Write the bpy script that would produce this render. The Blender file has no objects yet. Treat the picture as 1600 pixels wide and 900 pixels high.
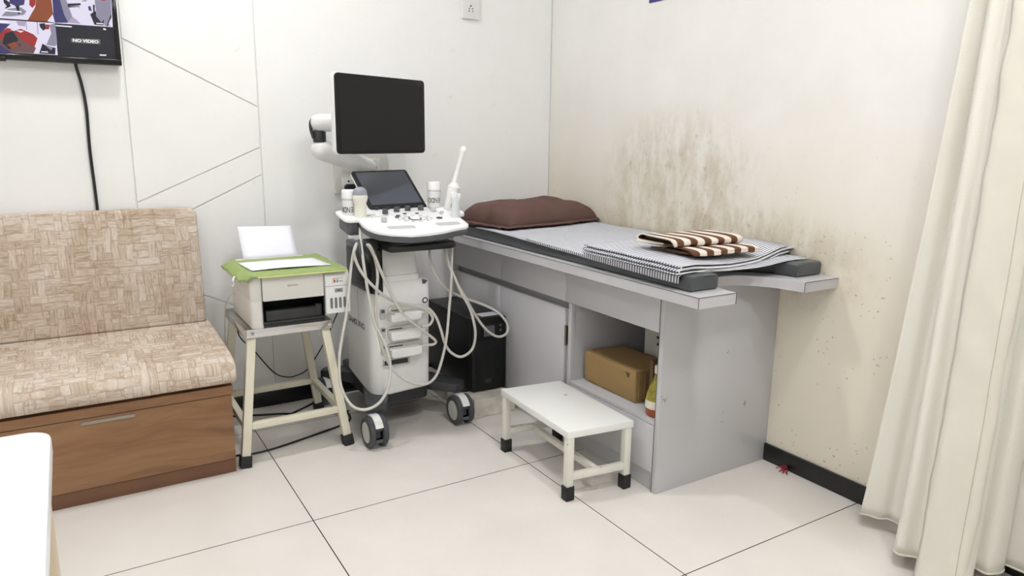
import bpy, bmesh, math, random
from mathutils import Vector, Matrix, noise
random.seed(7)
PI = math.pi
C = bpy.context.scene.collection
SC = bpy.context.scene

# ------------------------------------------------------------------ camera
F_PX, YAW, PITCH, ROLL = 1121.93, 0.5520359, 0.2075685, 0.0117941
CAM = Vector((-2.147437, -3.132816, 1.1808))
fwd = Vector((math.sin(YAW)*math.cos(PITCH), math.cos(YAW)*math.cos(PITCH), -math.sin(PITCH)))
rt0 = Vector((math.cos(YAW), -math.sin(YAW), 0)); up0 = rt0.cross(fwd)
rt = math.cos(ROLL)*rt0 + math.sin(ROLL)*up0; up = -math.sin(ROLL)*rt0 + math.cos(ROLL)*up0
cam_d = bpy.data.cameras.new('camera'); cam = bpy.data.objects.new('camera', cam_d); C.objects.link(cam)
cam.matrix_world = Matrix(((rt.x, up.x, -fwd.x, CAM.x), (rt.y, up.y, -fwd.y, CAM.y), (rt.z, up.z, -fwd.z, CAM.z), (0, 0, 0, 1)))
cam_d.sensor_width = 36; cam_d.lens = 36*F_PX/1600; cam_d.clip_start = 0.02
SC.camera = cam

def at(px, py, ax, v):
    """point of the photographed surface (plane ax = v) seen at a pixel of the 1600x900 photograph"""
    d = fwd*F_PX + rt*(px-800) - up*(py-450)
    i = 'xyz'.index(ax)
    return CAM + d*((v-CAM[i])/d[i])

# ------------------------------------------------------------------ materials
def lin(c):
    return tuple(((x/255)/12.92 if x/255 <= .04045 else ((x/255+.055)/1.055)**2.4) for x in c) + (1,)

class NT:
    def __init__(s, name):
        s.m = bpy.data.materials.new(name); s.m.use_nodes = True
        s.t = s.m.node_tree; s.n = s.t.nodes; s.b = s.n['Principled BSDF']
    def add(s, typ, **kw):
        n = s.n.new('ShaderNode'+typ)
        for k, v in kw.items():
            if k.startswith('i_'): n.inputs[k[2:].replace('_', ' ')].default_value = v
            else: setattr(n, k, v)
        return n
    def link(s, a, b): s.t.links.new(a, b)
    def math(s, op, a, b=None, c=None):
        n = s.add('Math', operation=op)
        for i, v in enumerate((a, b, c)):
            if v is None: continue
            if isinstance(v, (int, float)): n.inputs[i].default_value = v
            else: s.link(v, n.inputs[i])
        return n.outputs[0]
    def mix(s, f, a, b, blend='MIX'):
        n = s.add('Mix', data_type='RGBA', blend_type=blend)
        for k, v in ((0, f), (6, a), (7, b)):
            if isinstance(v, (int, float)): n.inputs[k].default_value = v
            elif isinstance(v, tuple): n.inputs[k].default_value = v
            else: s.link(v, n.inputs[k])
        return n.outputs[2]
    def pos(s):
        return s.add('TexCoord').outputs['Object']
    def sep(s, v):
        n = s.add('SeparateXYZ'); s.link(v, n.inputs[0]); return n.outputs
    def comb(s, x, y, z):
        n = s.add('CombineXYZ')
        for i, v in enumerate((x, y, z)):
            if isinstance(v, (int, float)): n.inputs[i].default_value = v
            else: s.link(v, n.inputs[i])
        return n.outputs[0]
    def noise(s, v, scale, detail=3, rough=.5):
        n = s.add('TexNoise'); n.inputs['Scale'].default_value = scale
        n.inputs['Detail'].default_value = detail; n.inputs['Roughness'].default_value = rough
        s.link(v, n.inputs['Vector']); return n.outputs['Fac']
    def vscale(s, v, sx, sy, sz):
        n = s.add('Mapping'); n.inputs['Scale'].default_value = (sx, sy, sz); s.link(v, n.inputs[0]); return n.outputs[0]
    def ramp(s, f, stops):
        n = s.add('ValToRGB'); e = n.color_ramp.elements
        while len(e) < len(stops): e.new(.5)
        for k, (p, c) in zip(e, stops):
            k.position = p; k.color = c if len(c) == 4 else lin(c)
        s.link(f, n.inputs[0]); return n.outputs[0]
    def smooth(s, f, a, b):
        n = s.add('MapRange', interpolation_type='SMOOTHSTEP')
        n.inputs[1].default_value = a; n.inputs[2].default_value = b
        s.link(f, n.inputs[0]); return n.outputs[0]
    def bump(s, h, strength=.3, dist=.002):
        n = s.add('Bump'); n.inputs['Strength'].default_value = strength; n.inputs['Distance'].default_value = dist
        s.link(h, n.inputs['Height']); s.link(n.outputs[0], s.b.inputs['Normal'])
    def color(s, c): s.link(c, s.b.inputs['Base Color'])

def mat(name, col, rough=.5, metal=0, var=0, vscale=20, spec=.5, bump=0, bscale=200, coat=0):
    t = NT(name); b = t.b
    b.inputs['Roughness'].default_value = rough; b.inputs['Metallic'].default_value = metal
    b.inputs['Specular IOR Level'].default_value = spec; b.inputs['Coat Weight'].default_value = coat
    c = lin(col)
    if var:
        n = t.noise(t.pos(), vscale, 4)
        lo = tuple(x*(1-var) for x in c[:3])+(1,); hi = tuple(min(1, x*(1+var)) for x in c[:3])+(1,)
        t.color(t.ramp(n, [(.25, lo), (.75, hi)]))
    else: b.inputs['Base Color'].default_value = c
    if bump: t.bump(t.noise(t.pos(), bscale, 3), bump, .002)
    return t.m

def emis(name, col, st=1):
    t = NT(name); t.b.inputs['Base Color'].default_value = (0, 0, 0, 1)
    t.b.inputs['Emission Color'].default_value = lin(col); t.b.inputs['Emission Strength'].default_value = st
    t.b.inputs['Roughness'].default_value = .3
    return t.m

M = {}
M['white_plastic'] = mat('white_plastic', (234, 234, 232), .38, var=.02)
M['offwhite_plastic'] = mat('offwhite_plastic', (222, 220, 213), .42, var=.03, vscale=8)
M['console_white'] = mat('console_white', (244, 244, 244), .35)
M['grey_pad'] = mat('grey_pad', (196, 197, 194), .5)
M['cable'] = mat('cable_sheath', (205, 202, 194), .5)
M['thin_cable'] = mat('grey_cable_sheath', (150, 150, 146), .5)
M['dark_plastic'] = mat('dark_plastic', (44, 45, 47), .42, var=.05)
M['grey_plastic'] = mat('grey_plastic', (84, 85, 88), .5, var=.05)
M['leg_plastic'] = mat('leg_plastic', (58, 59, 62), .4)
M['black_plastic'] = mat('black_plastic', (20, 20, 21), .4)
M['black_gloss'] = mat('black_gloss', (12, 12, 13), .16)
M['bezel'] = mat('bezel_black', (24, 24, 25), .5, spec=.3)
M['screen_off'] = mat('screen_off', (27, 27, 28), .45, spec=.3)
M['touch_glass'] = mat('touch_glass', (78, 82, 90), .34, spec=.4)
M['rubber'] = mat('black_rubber', (26, 27, 28), .6, var=.1)
M['tyre'] = mat('grey_tyre', (70, 71, 75), .6)
M['hub'] = mat('hub_cover', (196, 194, 186), .5)
M['black_cord'] = mat('black_cord', (18, 18, 19), .5)
M['cream_metal'] = mat('cream_metal', (226, 221, 200), .35, var=.03, vscale=30)
M['chrome'] = mat('chrome', (205, 205, 205), .16, 1)
M['steel'] = mat('steel', (160, 155, 145), .3, 1)
M['laminate'] = mat('grey_laminate', (199, 198, 200), .38, var=.015, vscale=6)
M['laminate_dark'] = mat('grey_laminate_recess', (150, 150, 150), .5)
M['joint'] = mat('laminate_joint', (72, 66, 64), .6)
M['paper'] = mat('paper', (240, 240, 250), .7)
M['text_grey'] = mat('grey_print', (120, 120, 118), .5)
M['text_silver'] = mat('silver_print', (150, 150, 150), .4)
M['text_pale'] = mat('pale_grey_print', (178, 178, 174), .5)
M['text_dark'] = mat('dark_print', (40, 52, 50), .5)
M['text_black'] = mat('black_print', (25, 25, 25), .5)
M['text_red'] = mat('red_print', (170, 60, 50), .5)
M['red'] = mat('red_thread', (150, 40, 55), .8)
M['brown_board'] = mat('brown_board', (110, 84, 60), .6)
M['table_white'] = mat('table_white', (243, 245, 248), .3)
M['beige_board'] = mat('beige_board', (205, 190, 165), .5)
M['grey_dome'] = mat('grey_lens', (150, 154, 160), .3)
M['bottle_print'] = mat('bottle_print', (146, 136, 50), .4, var=.5, vscale=60)
M['bottle_white'] = mat('bottle_white', (226, 220, 205), .4)
M['bottle_orange'] = mat('bottle_orange', (158, 78, 40), .4)
M['ink_window'] = mat('ink_window', (120, 122, 122), .3, var=.2, vscale=90)
M['blue_sign'] = mat('blue_sign', (52, 40, 128), .4)
M['brass'] = mat('brass', (120, 112, 96), .4, 1)

def wood():
    t = NT('walnut_laminate'); p = t.pos()
    v = t.vscale(p, 1.2, 1.2, 14)
    d = t.noise(p, 2.2, 2); v2 = t.add('VectorMath', operation='ADD'); t.link(v, v2.inputs[0])
    t.link(t.comb(0, 0, t.math('MULTIPLY', d, 3.0)), v2.inputs[1])
    g = t.noise(v2.outputs[0], 1.6, 5, .6)
    fine = t.noise(t.vscale(p, 4, 4, 160), 2, 3)
    c = t.ramp(g, [(.25, (112, 80, 53)), (.43, (138, 101, 68)), (.58, (156, 118, 83)), (.75, (142, 104, 70))])
    c = t.mix(t.math('MULTIPLY', fine, .3), c, lin((122, 84, 58)))
    t.color(c); t.b.inputs['Roughness'].default_value = .38
    return t.m
M['wood'] = wood()
M['wood_dark'] = mat('walnut_dark', (112, 76, 54), .4, var=.12, vscale=12)

def weave():
    t = NT('woven_print_upholstery'); x, y, z = t.sep(t.pos())
    v = t.math('SUBTRACT', z, y)
    # short strokes laid partly along, partly across, in uneven blocks
    wob = t.math('SUBTRACT', t.noise(t.pos(), 11, 2), .5)
    xx = t.math('ADD', x, t.math('MULTIPLY', wob, .018)); vv = t.math('ADD', v, t.math('MULTIPLY', wob, .014))
    def bricks(a, b_, L, Wd, k):
        row = t.math('FLOOR', t.math('MULTIPLY', b_, 1/Wd))
        rn = t.add('TexWhiteNoise', noise_dimensions='2D'); t.link(t.comb(row, k, 0), rn.inputs['Vector'])
        u_ = t.math('ADD', t.math('MULTIPLY', a, 1/L), t.math('MULTIPLY', rn.outputs['Value'], 7.3))
        cell = t.math('FLOOR', u_)
        wn = t.add('TexWhiteNoise', noise_dimensions='3D'); t.link(t.comb(cell, row, k), wn.inputs['Vector'])
        e1 = t.math('MULTIPLY', t.math('SUBTRACT', .5, t.math('ABSOLUTE', t.math('SUBTRACT', t.math('FRACT', u_), .5))), L)
        e2 = t.math('MULTIPLY', t.math('SUBTRACT', .5, t.math('ABSOLUTE', t.math('SUBTRACT', t.math('FRACT', t.math('MULTIPLY', b_, 1/Wd)), .5))), Wd)
        e = t.math('MINIMUM', e1, e2)
        st = t.noise(t.comb(t.math('MULTIPLY', a, 30), t.math('MULTIPLY', b_, 150), k), 1, 5, .75)
        return wn.outputs['Value'], e, st
    h1, e1, s1 = bricks(xx, vv, .078, .0245, 1.0)
    h2, e2, s2 = bricks(vv, xx, .078, .0245, 5.0)
    cx_ = t.math('FLOOR', t.math('MULTIPLY', xx, 1/.049)); cv_ = t.math('FLOOR', t.math('MULTIPLY', vv, 1/.049))
    wn0 = t.add('TexWhiteNoise', noise_dimensions='2D'); t.link(t.comb(cx_, cv_, 0), wn0.inputs['Vector'])
    par = t.math('MODULO', t.math('ADD', t.math('ADD', cx_, cv_), 2000), 2)
    ori = t.math('ABSOLUTE', t.math('SUBTRACT', par, t.math('GREATER_THAN', wn0.outputs['Value'], .70)))
    def pick(a_, b_): return t.math('ADD', t.math('MULTIPLY', a_, ori), t.math('MULTIPLY', b_, t.math('SUBTRACT', 1, ori)))
    st = pick(s1, s2); hh = pick(h1, h2); ee = pick(e1, e2)
    edge = t.smooth(ee, .0035, .0)
    big = t.noise(t.pos(), 5, 4)
    f = t.math('ADD', t.math('MULTIPLY', st, .66), t.math('MULTIPLY', hh, .11))
    f = t.math('ADD', f, t.math('MULTIPLY', big, .30))
    c = t.ramp(f, [(.34, (152, 129, 106)), (.47, (188, 169, 149)), (.57, (208, 194, 178)), (.70, (224, 215, 204))])
    c = t.mix(t.math('MULTIPLY', edge, .42), c, lin((146, 124, 102)))
    t.color(c); t.b.inputs['Roughness'].default_value = .85
    t.bump(st, .25, .002); t.b.inputs['Specular IOR Level'].default_value = .2
    return t.m
M['weave'] = weave()

def stripes(name, axis, period, duty, a, b, wob=.0, soft=.08):
    t = NT(name); p = t.pos(); xyz = t.sep(t.add('TexCoord').outputs['UV'] if axis == 'UV' else p); s = xyz[1 if axis == 'UV' else axis]
    if wob: s = t.math('ADD', s, t.math('MULTIPLY', t.math('SUBTRACT', t.noise(p, 9, 2), .5), wob))
    fr = t.math('FRACT', t.math('ADD', t.math('MULTIPLY', s, 1/period), 100))
    d = t.math('ABSOLUTE', t.math('SUBTRACT', fr, .5))
    f = t.smooth(d, duty/2-soft/2, duty/2+soft/2)
    fine = t.noise(t.vscale(p, 300, 300, 300), 1, 2)
    c = t.mix(f, lin(b), lin(a)); c = t.mix(t.math('MULTIPLY', fine, .12), c, lin((120, 120, 120)))
    t.color(c); t.b.inputs['Roughness'].default_value = .9; t.b.inputs['Specular IOR Level'].default_value = .15
    t.bump(t.noise(p, 420, 2), .2, .001)
    return t.m
M['stripe'] = stripes('striped_cotton', 'UV', .0122, .43, (242, 242, 246), (96, 102, 118))
M['towel'] = stripes('brown_white_terry', 0, .060, .5, (236, 226, 214), (104, 70, 44), .006, .06)
M['pillow'] = mat('brown_cotton', (104, 80, 74), .85, var=.05, vscale=14, spec=.15, bump=.15, bscale=500)
M['vinyl'] = mat('charcoal_vinyl', (78, 82, 83), .34, var=.16, vscale=14, bump=.12, bscale=60)
M['green_cloth'] = mat('green_cloth', (156, 174, 112), .9, var=.1, vscale=50, spec=.15, bump=.4, bscale=300)
M['green_hem'] = mat('green_hem', (204, 210, 140), .9, var=.05)
M['granite'] = mat('black_granite', (20, 21, 22), .28, var=.5, vscale=160)
M['marble'] = mat('chipped_marble', (206, 200, 188), .7, var=.24, vscale=16, bump=.8, bscale=38)
M['cardboard'] = mat('cardboard', (156, 127, 82), .75, var=.05, vscale=5)
M['cardboard_fold'] = mat('cardboard_side', (142, 115, 74), .8, var=.12, vscale=40)

def scuffed(name, col, dark, thr, scale=26):
    t = NT(name); p = t.pos()
    n = t.noise(p, scale, 6, .7); f = t.smooth(n, thr, thr+.015)
    t.color(t.mix(f, lin(col), lin(dark))); t.b.inputs['Roughness'].default_value = .35
    return t.m
M['stool_white'] = scuffed('scuffed_white_paint', (236, 236, 232), (60, 56, 50), .70)
M['laminate_scuffed'] = scuffed('scuffed_grey_laminate', (199, 198, 200), (150, 146, 142), .668, 13)
M['stool_leg'] = scuffed('scuffed_cream_paint', (228, 226, 214), (70, 62, 50), .665, 34)

def curtain_mat():
    t = NT('chevron_curtain_cloth'); p = t.pos(); tc = t.add('TexCoord')
    u, v, _ = t.sep(tc.outputs['UV'])
    tri = t.math('ABSOLUTE', t.math('SUBTRACT', t.math('FRACT', t.math('MULTIPLY', u, 1/.020)), .5))
    w = t.math('FRACT', t.math('ADD', t.math('MULTIPLY', v, 1/.0085), t.math('MULTIPLY', tri, 3.4)))
    w = t.math('ABSOLUTE', t.math('SUBTRACT', w, .5))
    f = t.smooth(w, .15, .35)
    c = t.mix(f, lin((227, 224, 212)), lin((233, 230, 220)))
    t.color(c); t.b.inputs['Roughness'].default_value = .5; t.b.inputs['Specular IOR Level'].default_value = .35
    t.b.inputs['Sheen Weight'].default_value = .2
    t.bump(f, .08, .0012)
    return t.m
M['curtain'] = curtain_mat()
M['curtain_hem'] = mat('curtain_hem_cloth', (218, 214, 201), .42, var=.02, vscale=20)
M['stitch'] = mat('stitching', (190, 184, 166), .8)

def floor_mat():
    t = NT('polished_cream_tile'); x, y, z = t.sep(t.pos())
    def line(s, off):
        f = t.math('FRACT', t.math('ADD', t.math('MULTIPLY', t.math('SUBTRACT', s, off), 1/.8), 50.5))
        return t.math('LESS_THAN', t.math('ABSOLUTE', t.math('SUBTRACT', f, .5)), .0017/.8)
    g = t.math('MAXIMUM', line(x, -.7965), line(y, -1.0706))
    n = t.noise(t.pos(), 5, 4)
    base = t.ramp(n, [(.3, (225, 219, 212)), (.7, (231, 226, 219))])
    n2 = t.noise(t.pos(), 3.5, 5, .65)
    # grey-brown oval in the tile colour under the machine, edge broken by noise
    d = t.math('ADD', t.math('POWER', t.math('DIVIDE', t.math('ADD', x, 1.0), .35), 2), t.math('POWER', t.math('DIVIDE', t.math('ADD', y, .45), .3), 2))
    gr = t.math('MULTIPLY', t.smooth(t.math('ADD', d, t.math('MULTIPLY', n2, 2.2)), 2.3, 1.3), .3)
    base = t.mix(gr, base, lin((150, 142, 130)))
    c = t.mix(g, base, lin((52, 48, 46)))
    t.color(c)
    r = t.math('ADD', .12, t.math('MULTIPLY', n2, .14)); t.link(r, t.b.inputs['Roughness'])
    t.b.inputs['Specular IOR Level'].default_value = .45
    return t.m

def wall_right_mat():
    t = NT('stained_cream_wall'); p = t.pos(); x, y, z = t.sep(p)
    n1 = t.noise(p, 3, 5, .6); n2 = t.noise(t.vscale(p, 1, 1, .85), 26, 9, .78); n3 = t.noise(p, 60, 3, .6); n4 = t.noise(t.vscale(p, 1, 1, .5), 11, 4, .65)
    base = t.ramp(n1, [(.3, (236, 234, 229)), (.7, (242, 240, 236))])
    # patchy cream tint, growing stronger towards the bottom of the wall
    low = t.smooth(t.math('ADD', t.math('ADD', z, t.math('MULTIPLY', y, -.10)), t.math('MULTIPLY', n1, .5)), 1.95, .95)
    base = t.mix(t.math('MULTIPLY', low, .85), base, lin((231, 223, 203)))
    def blob(cy, cz, ry, rz, amp):
        a = t.math('POWER', t.math('DIVIDE', t.math('SUBTRACT', y, cy), ry), 2)
        b = t.math('POWER', t.math('DIVIDE', t.math('SUBTRACT', z, cz), rz), 2)
        return t.math('MULTIPLY', t.smooth(t.math('ADD', a, b), 1.0, 0.0), amp)
    b1 = t.math('MAXIMUM', blob(-.92, .95, .55, .42, .9), blob(-1.1, .80, .85, .20, 1.1))
    b1 = t.math('MAXIMUM', b1, blob(-1.55, .76, .35, .2, .7))
    patch = t.math('MULTIPLY', b1, t.smooth(n4, .33, .66))
    base = t.mix(t.math('MULTIPLY', patch, .66), base, lin((184, 169, 138)))
    sp = t.math('MULTIPLY', b1, t.smooth(n2, .54, .72))
    base = t.mix(t.math('MULTIPLY', sp, .72), base, lin((128, 112, 86)))
    # scattered marks
    vo = t.add('TexVoronoi', voronoi_dimensions='2D'); vo.inputs['Scale'].default_value = 34
    wq = t.noise(p, 70, 2); t.link(t.comb(t.math('ADD', y, t.math('MULTIPLY', wq, .03)), t.math('MULTIPLY', z, .7), 0), vo.inputs['Vector'])
    dot = t.math('MULTIPLY', t.smooth(vo.outputs['Distance'], .12, .06), t.smooth(n4, .53, .60))
    lowz = t.smooth(z, 1.3, .5)
    base = t.mix(t.math('MULTIPLY', t.math('MULTIPLY', dot, lowz), .55), base, lin((120, 110, 92)))
    t.color(base); t.b.inputs['Roughness'].default_value = .55; t.bump(n3, .06, .002)
    return t.m
def wall_back_mat():
    t = NT('white_wall_panels'); p = t.pos()
    n1 = t.noise(p, 4, 5, .6); n4 = t.noise(p, 13, 4, .65)
    base = t.ramp(n1, [(.3, (240, 240, 237)), (.7, (244, 244, 242))])
    base = t.mix(t.math('MULTIPLY', t.smooth(n4, .62, .78), .3), base, lin((212, 206, 192)))
    t.color(base); t.b.inputs['Roughness'].default_value = .5
    return t.m
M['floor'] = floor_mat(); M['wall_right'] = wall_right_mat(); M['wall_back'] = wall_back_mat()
M['wall'] = mat('plain_wall_paint', (242, 242, 241), .6); M['ceiling'] = mat('ceiling_paint', (244, 244, 244), .7)
M['lamp'] = emis('lamp_diffuser', (254, 254, 255), 166.0)

# ------------------------------------------------------------------ mesh builder
def rrect(x0, x1, y0, y1, r, seg=6):
    """rounded rectangle outline, counter-clockwise; r = one radius or four (x0y0, x1y0, x1y1, x0y1)"""
    rr = r if isinstance(r, (tuple, list)) else (r,)*4
    out = []
    for (cx, cy, a0, q) in ((x0, y0, PI, rr[0]), (x1, y0, 1.5*PI, rr[1]), (x1, y1, 0, rr[2]), (x0, y1, .5*PI, rr[3])):
        sx = 1 if cx == x0 else -1; sy = 1 if cy == y0 else -1
        if q <= 0: out.append((cx, cy)); continue
        for k in range(seg+1):
            a = a0 + .5*PI*k/seg
            out.append((cx+sx*q+q*math.cos(a), cy+sy*q+q*math.sin(a)))
    return out

def catmull(pts, n=8):
    P = [Vector(p) for p in pts]
    if len(P) < 3: return P
    Q = [2*P[0]-P[1]]+P+[2*P[-1]-P[-2]]; out = []
    for i in range(1, len(Q)-2):
        a, b, c, d = Q[i-1:i+3]
        for k in range(n):
            t = k/n
            out.append(.5*((2*b)+(c-a)*t+(2*a-5*b+4*c-d)*t*t+(3*b-a-3*c+d)*t**3))
    out.append(P[-1]); return out

class MB:
    def __init__(s): s.bm = bmesh.new(); s.mi = 0; s.uv = None
    def _merge(s, b, mtx=None, f=None):
        if mtx is not None: bmesh.ops.transform(b, matrix=mtx, verts=b.verts)
        if f is not None:
            for v in b.verts: v.co = Vector(f(v.co))
        for fc in b.faces: fc.material_index = s.mi
        me = bpy.data.meshes.new('tmp'); b.to_mesh(me); b.free(); s.bm.from_mesh(me); bpy.data.meshes.remove(me)
        return s
    def _bev(s, b, bev, seg, ang=.5):
        if bev > 0:
            es = [e for e in b.edges if len(e.link_faces) == 2 and e.calc_face_angle(0) > ang]
            bmesh.ops.bevel(b, geom=es, offset=bev, segments=seg, profile=.5, affect='EDGES', clamp_overlap=True)
    def box(s, x0, x1, y0, y1, z0, z1, bev=0, seg=2, rz=0, mtx=None, f=None, cuts=0):
        b = bmesh.new(); bmesh.ops.create_cube(b, size=1)
        bmesh.ops.transform(b, matrix=Matrix.Diagonal((x1-x0, y1-y0, z1-z0, 1)), verts=b.verts)
        if cuts: bmesh.ops.subdivide_edges(b, edges=b.edges, cuts=cuts, use_grid_fill=True)
        s._bev(b, bev, seg)
        m = Matrix.Translation(((x0+x1)/2, (y0+y1)/2, (z0+z1)/2)) @ Matrix.Rotation(rz, 4, 'Z')
        return s._merge(b, (mtx @ m) if mtx is not None else m, f)
    def prism(s, pts, a0, a1, axis='z', bev=0, seg=2, mtx=None, f=None, ang=.6):
        mp = {'z': lambda u, v, a: (u, v, a), 'y': lambda u, v, a: (u, a, v), 'x': lambda u, v, a: (a, u, v)}[axis]
        b = bmesh.new()
        lo = [b.verts.new(mp(u, v, a0)) for u, v in pts]; hi = [b.verts.new(mp(u, v, a1)) for u, v in pts]
        n = len(pts); caps = [b.faces.new(lo[::-1]), b.faces.new(hi)]
        for i in range(n): b.faces.new((lo[i], lo[(i+1) % n], hi[(i+1) % n], hi[i]))
        bmesh.ops.recalc_face_normals(b, faces=b.faces)
        if bev > 0:
            es = [e for c in caps for e in c.edges]
            bmesh.ops.bevel(b, geom=list(set(es)), offset=bev, segments=seg, profile=.5, affect='EDGES', clamp_overlap=True)
        return s._merge(b, mtx, f)
    def cyl(s, p0, p1, r0, r1=None, seg=24, bev=0, bseg=2):
        r1 = r0 if r1 is None else r1
        p0, p1 = Vector(p0), Vector(p1); d = p1-p0; L = d.length
        b = bmesh.new(); bmesh.ops.create_cone(b, cap_ends=True, segments=seg, radius1=r0, radius2=r1, depth=L)
        s._bev(b, bev, bseg, 1.0)
        q = d.to_track_quat('Z', 'Y').to_matrix().to_4x4()
        return s._merge(b, Matrix.Translation((p0+p1)/2) @ q)
    def lathe(s, prof, base, axis=(0, 0, 1), seg=28, sx=1, sy=1, rz=0):
        b = bmesh.new(); rings = []
        for r, h in prof:
            if r < 1e-6: rings.append([b.verts.new((0, 0, h))])
            else: rings.append([b.verts.new((sx*r*math.cos(2*PI*k/seg), sy*r*math.sin(2*PI*k/seg), h)) for k in range(seg)])
        for A, B in zip(rings, rings[1:]):
            if len(A) == 1 and len(B) == 1: continue
            for k in range(seg):
                k2 = (k+1) % seg
                if len(A) == 1: b.faces.new((A[0], B[k2], B[k]))
                elif len(B) == 1: b.faces.new((A[k], A[k2], B[0]))
                else: b.faces.new((A[k], A[k2], B[k2], B[k]))
        for R in (rings[0], rings[-1]):
            if len(R) > 1: b.faces.new(R)
        bmesh.ops.recalc_face_normals(b, faces=b.faces)
        q = Vector(axis).to_track_quat('Z', 'Y').to_matrix().to_4x4()
        return s._merge(b, Matrix.Translation(Vector(base)) @ q @ Matrix.Rotation(rz, 4, 'Z'))
    def tube(s, pts, r, seg=10, n=8, smooth=True, flat=1):
        P = catmull(pts, n) if smooth else [Vector(p) for p in pts]
        b = bmesh.new(); rings = []; N = None
        for i, p in enumerate(P):
            t = (P[min(i+1, len(P)-1)]-P[max(i-1, 0)]).normalized()
            if N is None: N = t.orthogonal().normalized()
            N = (N - t*N.dot(t)).normalized(); B = t.cross(N)
            rr = r(i/(len(P)-1)) if callable(r) else r
            rings.append([b.verts.new(p+rr*(math.cos(2*PI*k/seg)*N+flat*math.sin(2*PI*k/seg)*B)) for k in range(seg)])
        for A, Bq in zip(rings, rings[1:]):
            for k in range(seg): b.faces.new((A[k], A[(k+1) % seg], Bq[(k+1) % seg], Bq[k]))
        b.faces.new(rings[0][::-1]); b.faces.new(rings[-1])
        bmesh.ops.recalc_face_normals(b, faces=b.faces)
        return s._merge(b)
    def bar(s, p0, p1, w, d, bev=.002, side=(1, 0, 0), r1=1):
        """rectangular bar from p0 to p1; w along side, d across"""
        p0, p1 = Vector(p0), Vector(p1); t = (p1-p0).normalized(); a = Vector(side); a = (a-t*a.dot(t)).normalized(); c = t.cross(a)
        b = bmesh.new(); vs = []
        for p, k in ((p0, 1), (p1, r1)):
            vs.append([b.verts.new(p+a*(u*w/2*k)+c*(v*d/2*k)) for u, v in ((-1, -1), (1, -1), (1, 1), (-1, 1))])
        b.faces.new(vs[0][::-1]); b.faces.new(vs[1])
        for k in range(4): b.faces.new((vs[0][k], vs[0][(k+1) % 4], vs[1][(k+1) % 4], vs[1][k]))
        bmesh.ops.recalc_face_normals(b, faces=b.faces); s._bev(b, bev, 2)
        return s._merge(b)
    def grid(s, fn, nu, nv, uvf=None):
        b = bmesh.new(); V = [[b.verts.new(fn(i/nu, j/nv)) for j in range(nv+1)] for i in range(nu+1)]
        uv = b.loops.layers.uv.new('UVMap') if uvf else None
        for i in range(nu):
            for j in range(nv):
                f = b.faces.new((V[i][j], V[i+1][j], V[i+1][j+1], V[i][j+1]))
                if uvf:
                    for lp, (a, c) in zip(f.loops, ((i, j), (i+1, j), (i+1, j+1), (i, j+1))): lp[uv].uv = uvf(a/nu, c/nv)
        return s._merge(b)
    def poly(s, pts):
        b = bmesh.new(); b.faces.new([b.verts.new(p) for p in pts]); return s._merge(b)
    def build(s, name, mats, parent=None, solid=0, offset=-1, subd=0, flat=False, ang=.7, recalc=True):
        mats = mats if isinstance(mats, (list, tuple)) else [mats]
        off = Vector((0, 0, 0)); q = parent
        while q is not None: off += q.location; q = q.parent
        for v in s.bm.verts: v.co -= off
        if solid and recalc: bmesh.ops.recalc_face_normals(s.bm, faces=s.bm.faces)
        me = bpy.data.meshes.new(name); s.bm.to_mesh(me); s.bm.free()
        for m in mats: me.materials.append(M[m] if isinstance(m, str) else m)
        for p in me.polygons: p.use_smooth = not flat
        if not flat: me.set_sharp_from_angle(angle=ang)
        o = bpy.data.objects.new(name, me); C.objects.link(o)
        if parent is not None: o.parent = parent
        if solid:
            d = o.modifiers.new('thickness', 'SOLIDIFY'); d.thickness = solid; d.offset = offset
        if subd:
            d = o.modifiers.new('smooth', 'SUBSURF'); d.levels = d.render_levels = subd
        return o

def tag(o, label, cat, group=None):
    o['label'] = label; o['category'] = cat
    if group: o['group'] = group
    return o
def thing(name, loc, label, cat, group=None):
    o = bpy.data.objects.new(name, None); C.objects.link(o); o.location = loc; o.empty_display_size = .05
    return tag(o, label, cat, group)
def struct(o): o['kind'] = 'structure'; return o
def lab(o, l): o['label'] = l; return o
def text(s, size, mtx, name, m, parent, align='CENTER', ext=.0006, bold=0, sx=1):
    cu = bpy.data.curves.new(name, 'FONT'); cu.body = s; cu.size = size; cu.align_x = align; cu.align_y = 'CENTER'
    cu.extrude = ext; cu.offset = bold; cu.resolution_u = 4
    o = bpy.data.objects.new(name, cu); C.objects.link(o)
    dg = bpy.context.evaluated_depsgraph_get(); me = bpy.data.meshes.new_from_object(o.evaluated_get(dg))
    bpy.data.objects.remove(o); bpy.data.curves.remove(cu)
    b = MB(); bb = bmesh.new(); bb.from_mesh(me); bpy.data.meshes.remove(me)
    bmesh.ops.transform(bb, matrix=Matrix.Diagonal((sx, 1, 1, 1)), verts=bb.verts)
    b._merge(bb, mtx); return b.build(name, m, parent, flat=True)
def frame(o, u, v):
    """matrix whose local x is u, local y is v, origin o"""
    u = Vector(u).normalized(); v = Vector(v); v = (v-u*v.dot(u)).normalized(); n = u.cross(v)
    return Matrix(((u.x, v.x, n.x, o[0]), (u.y, v.y, n.y, o[1]), (u.z, v.z, n.z, o[2]), (0, 0, 0, 1)))
XZ = lambda x, y, z: frame((x, y, z), (1, 0, 0), (0, 0, 1))      # writing on a face that looks towards -y

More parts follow.
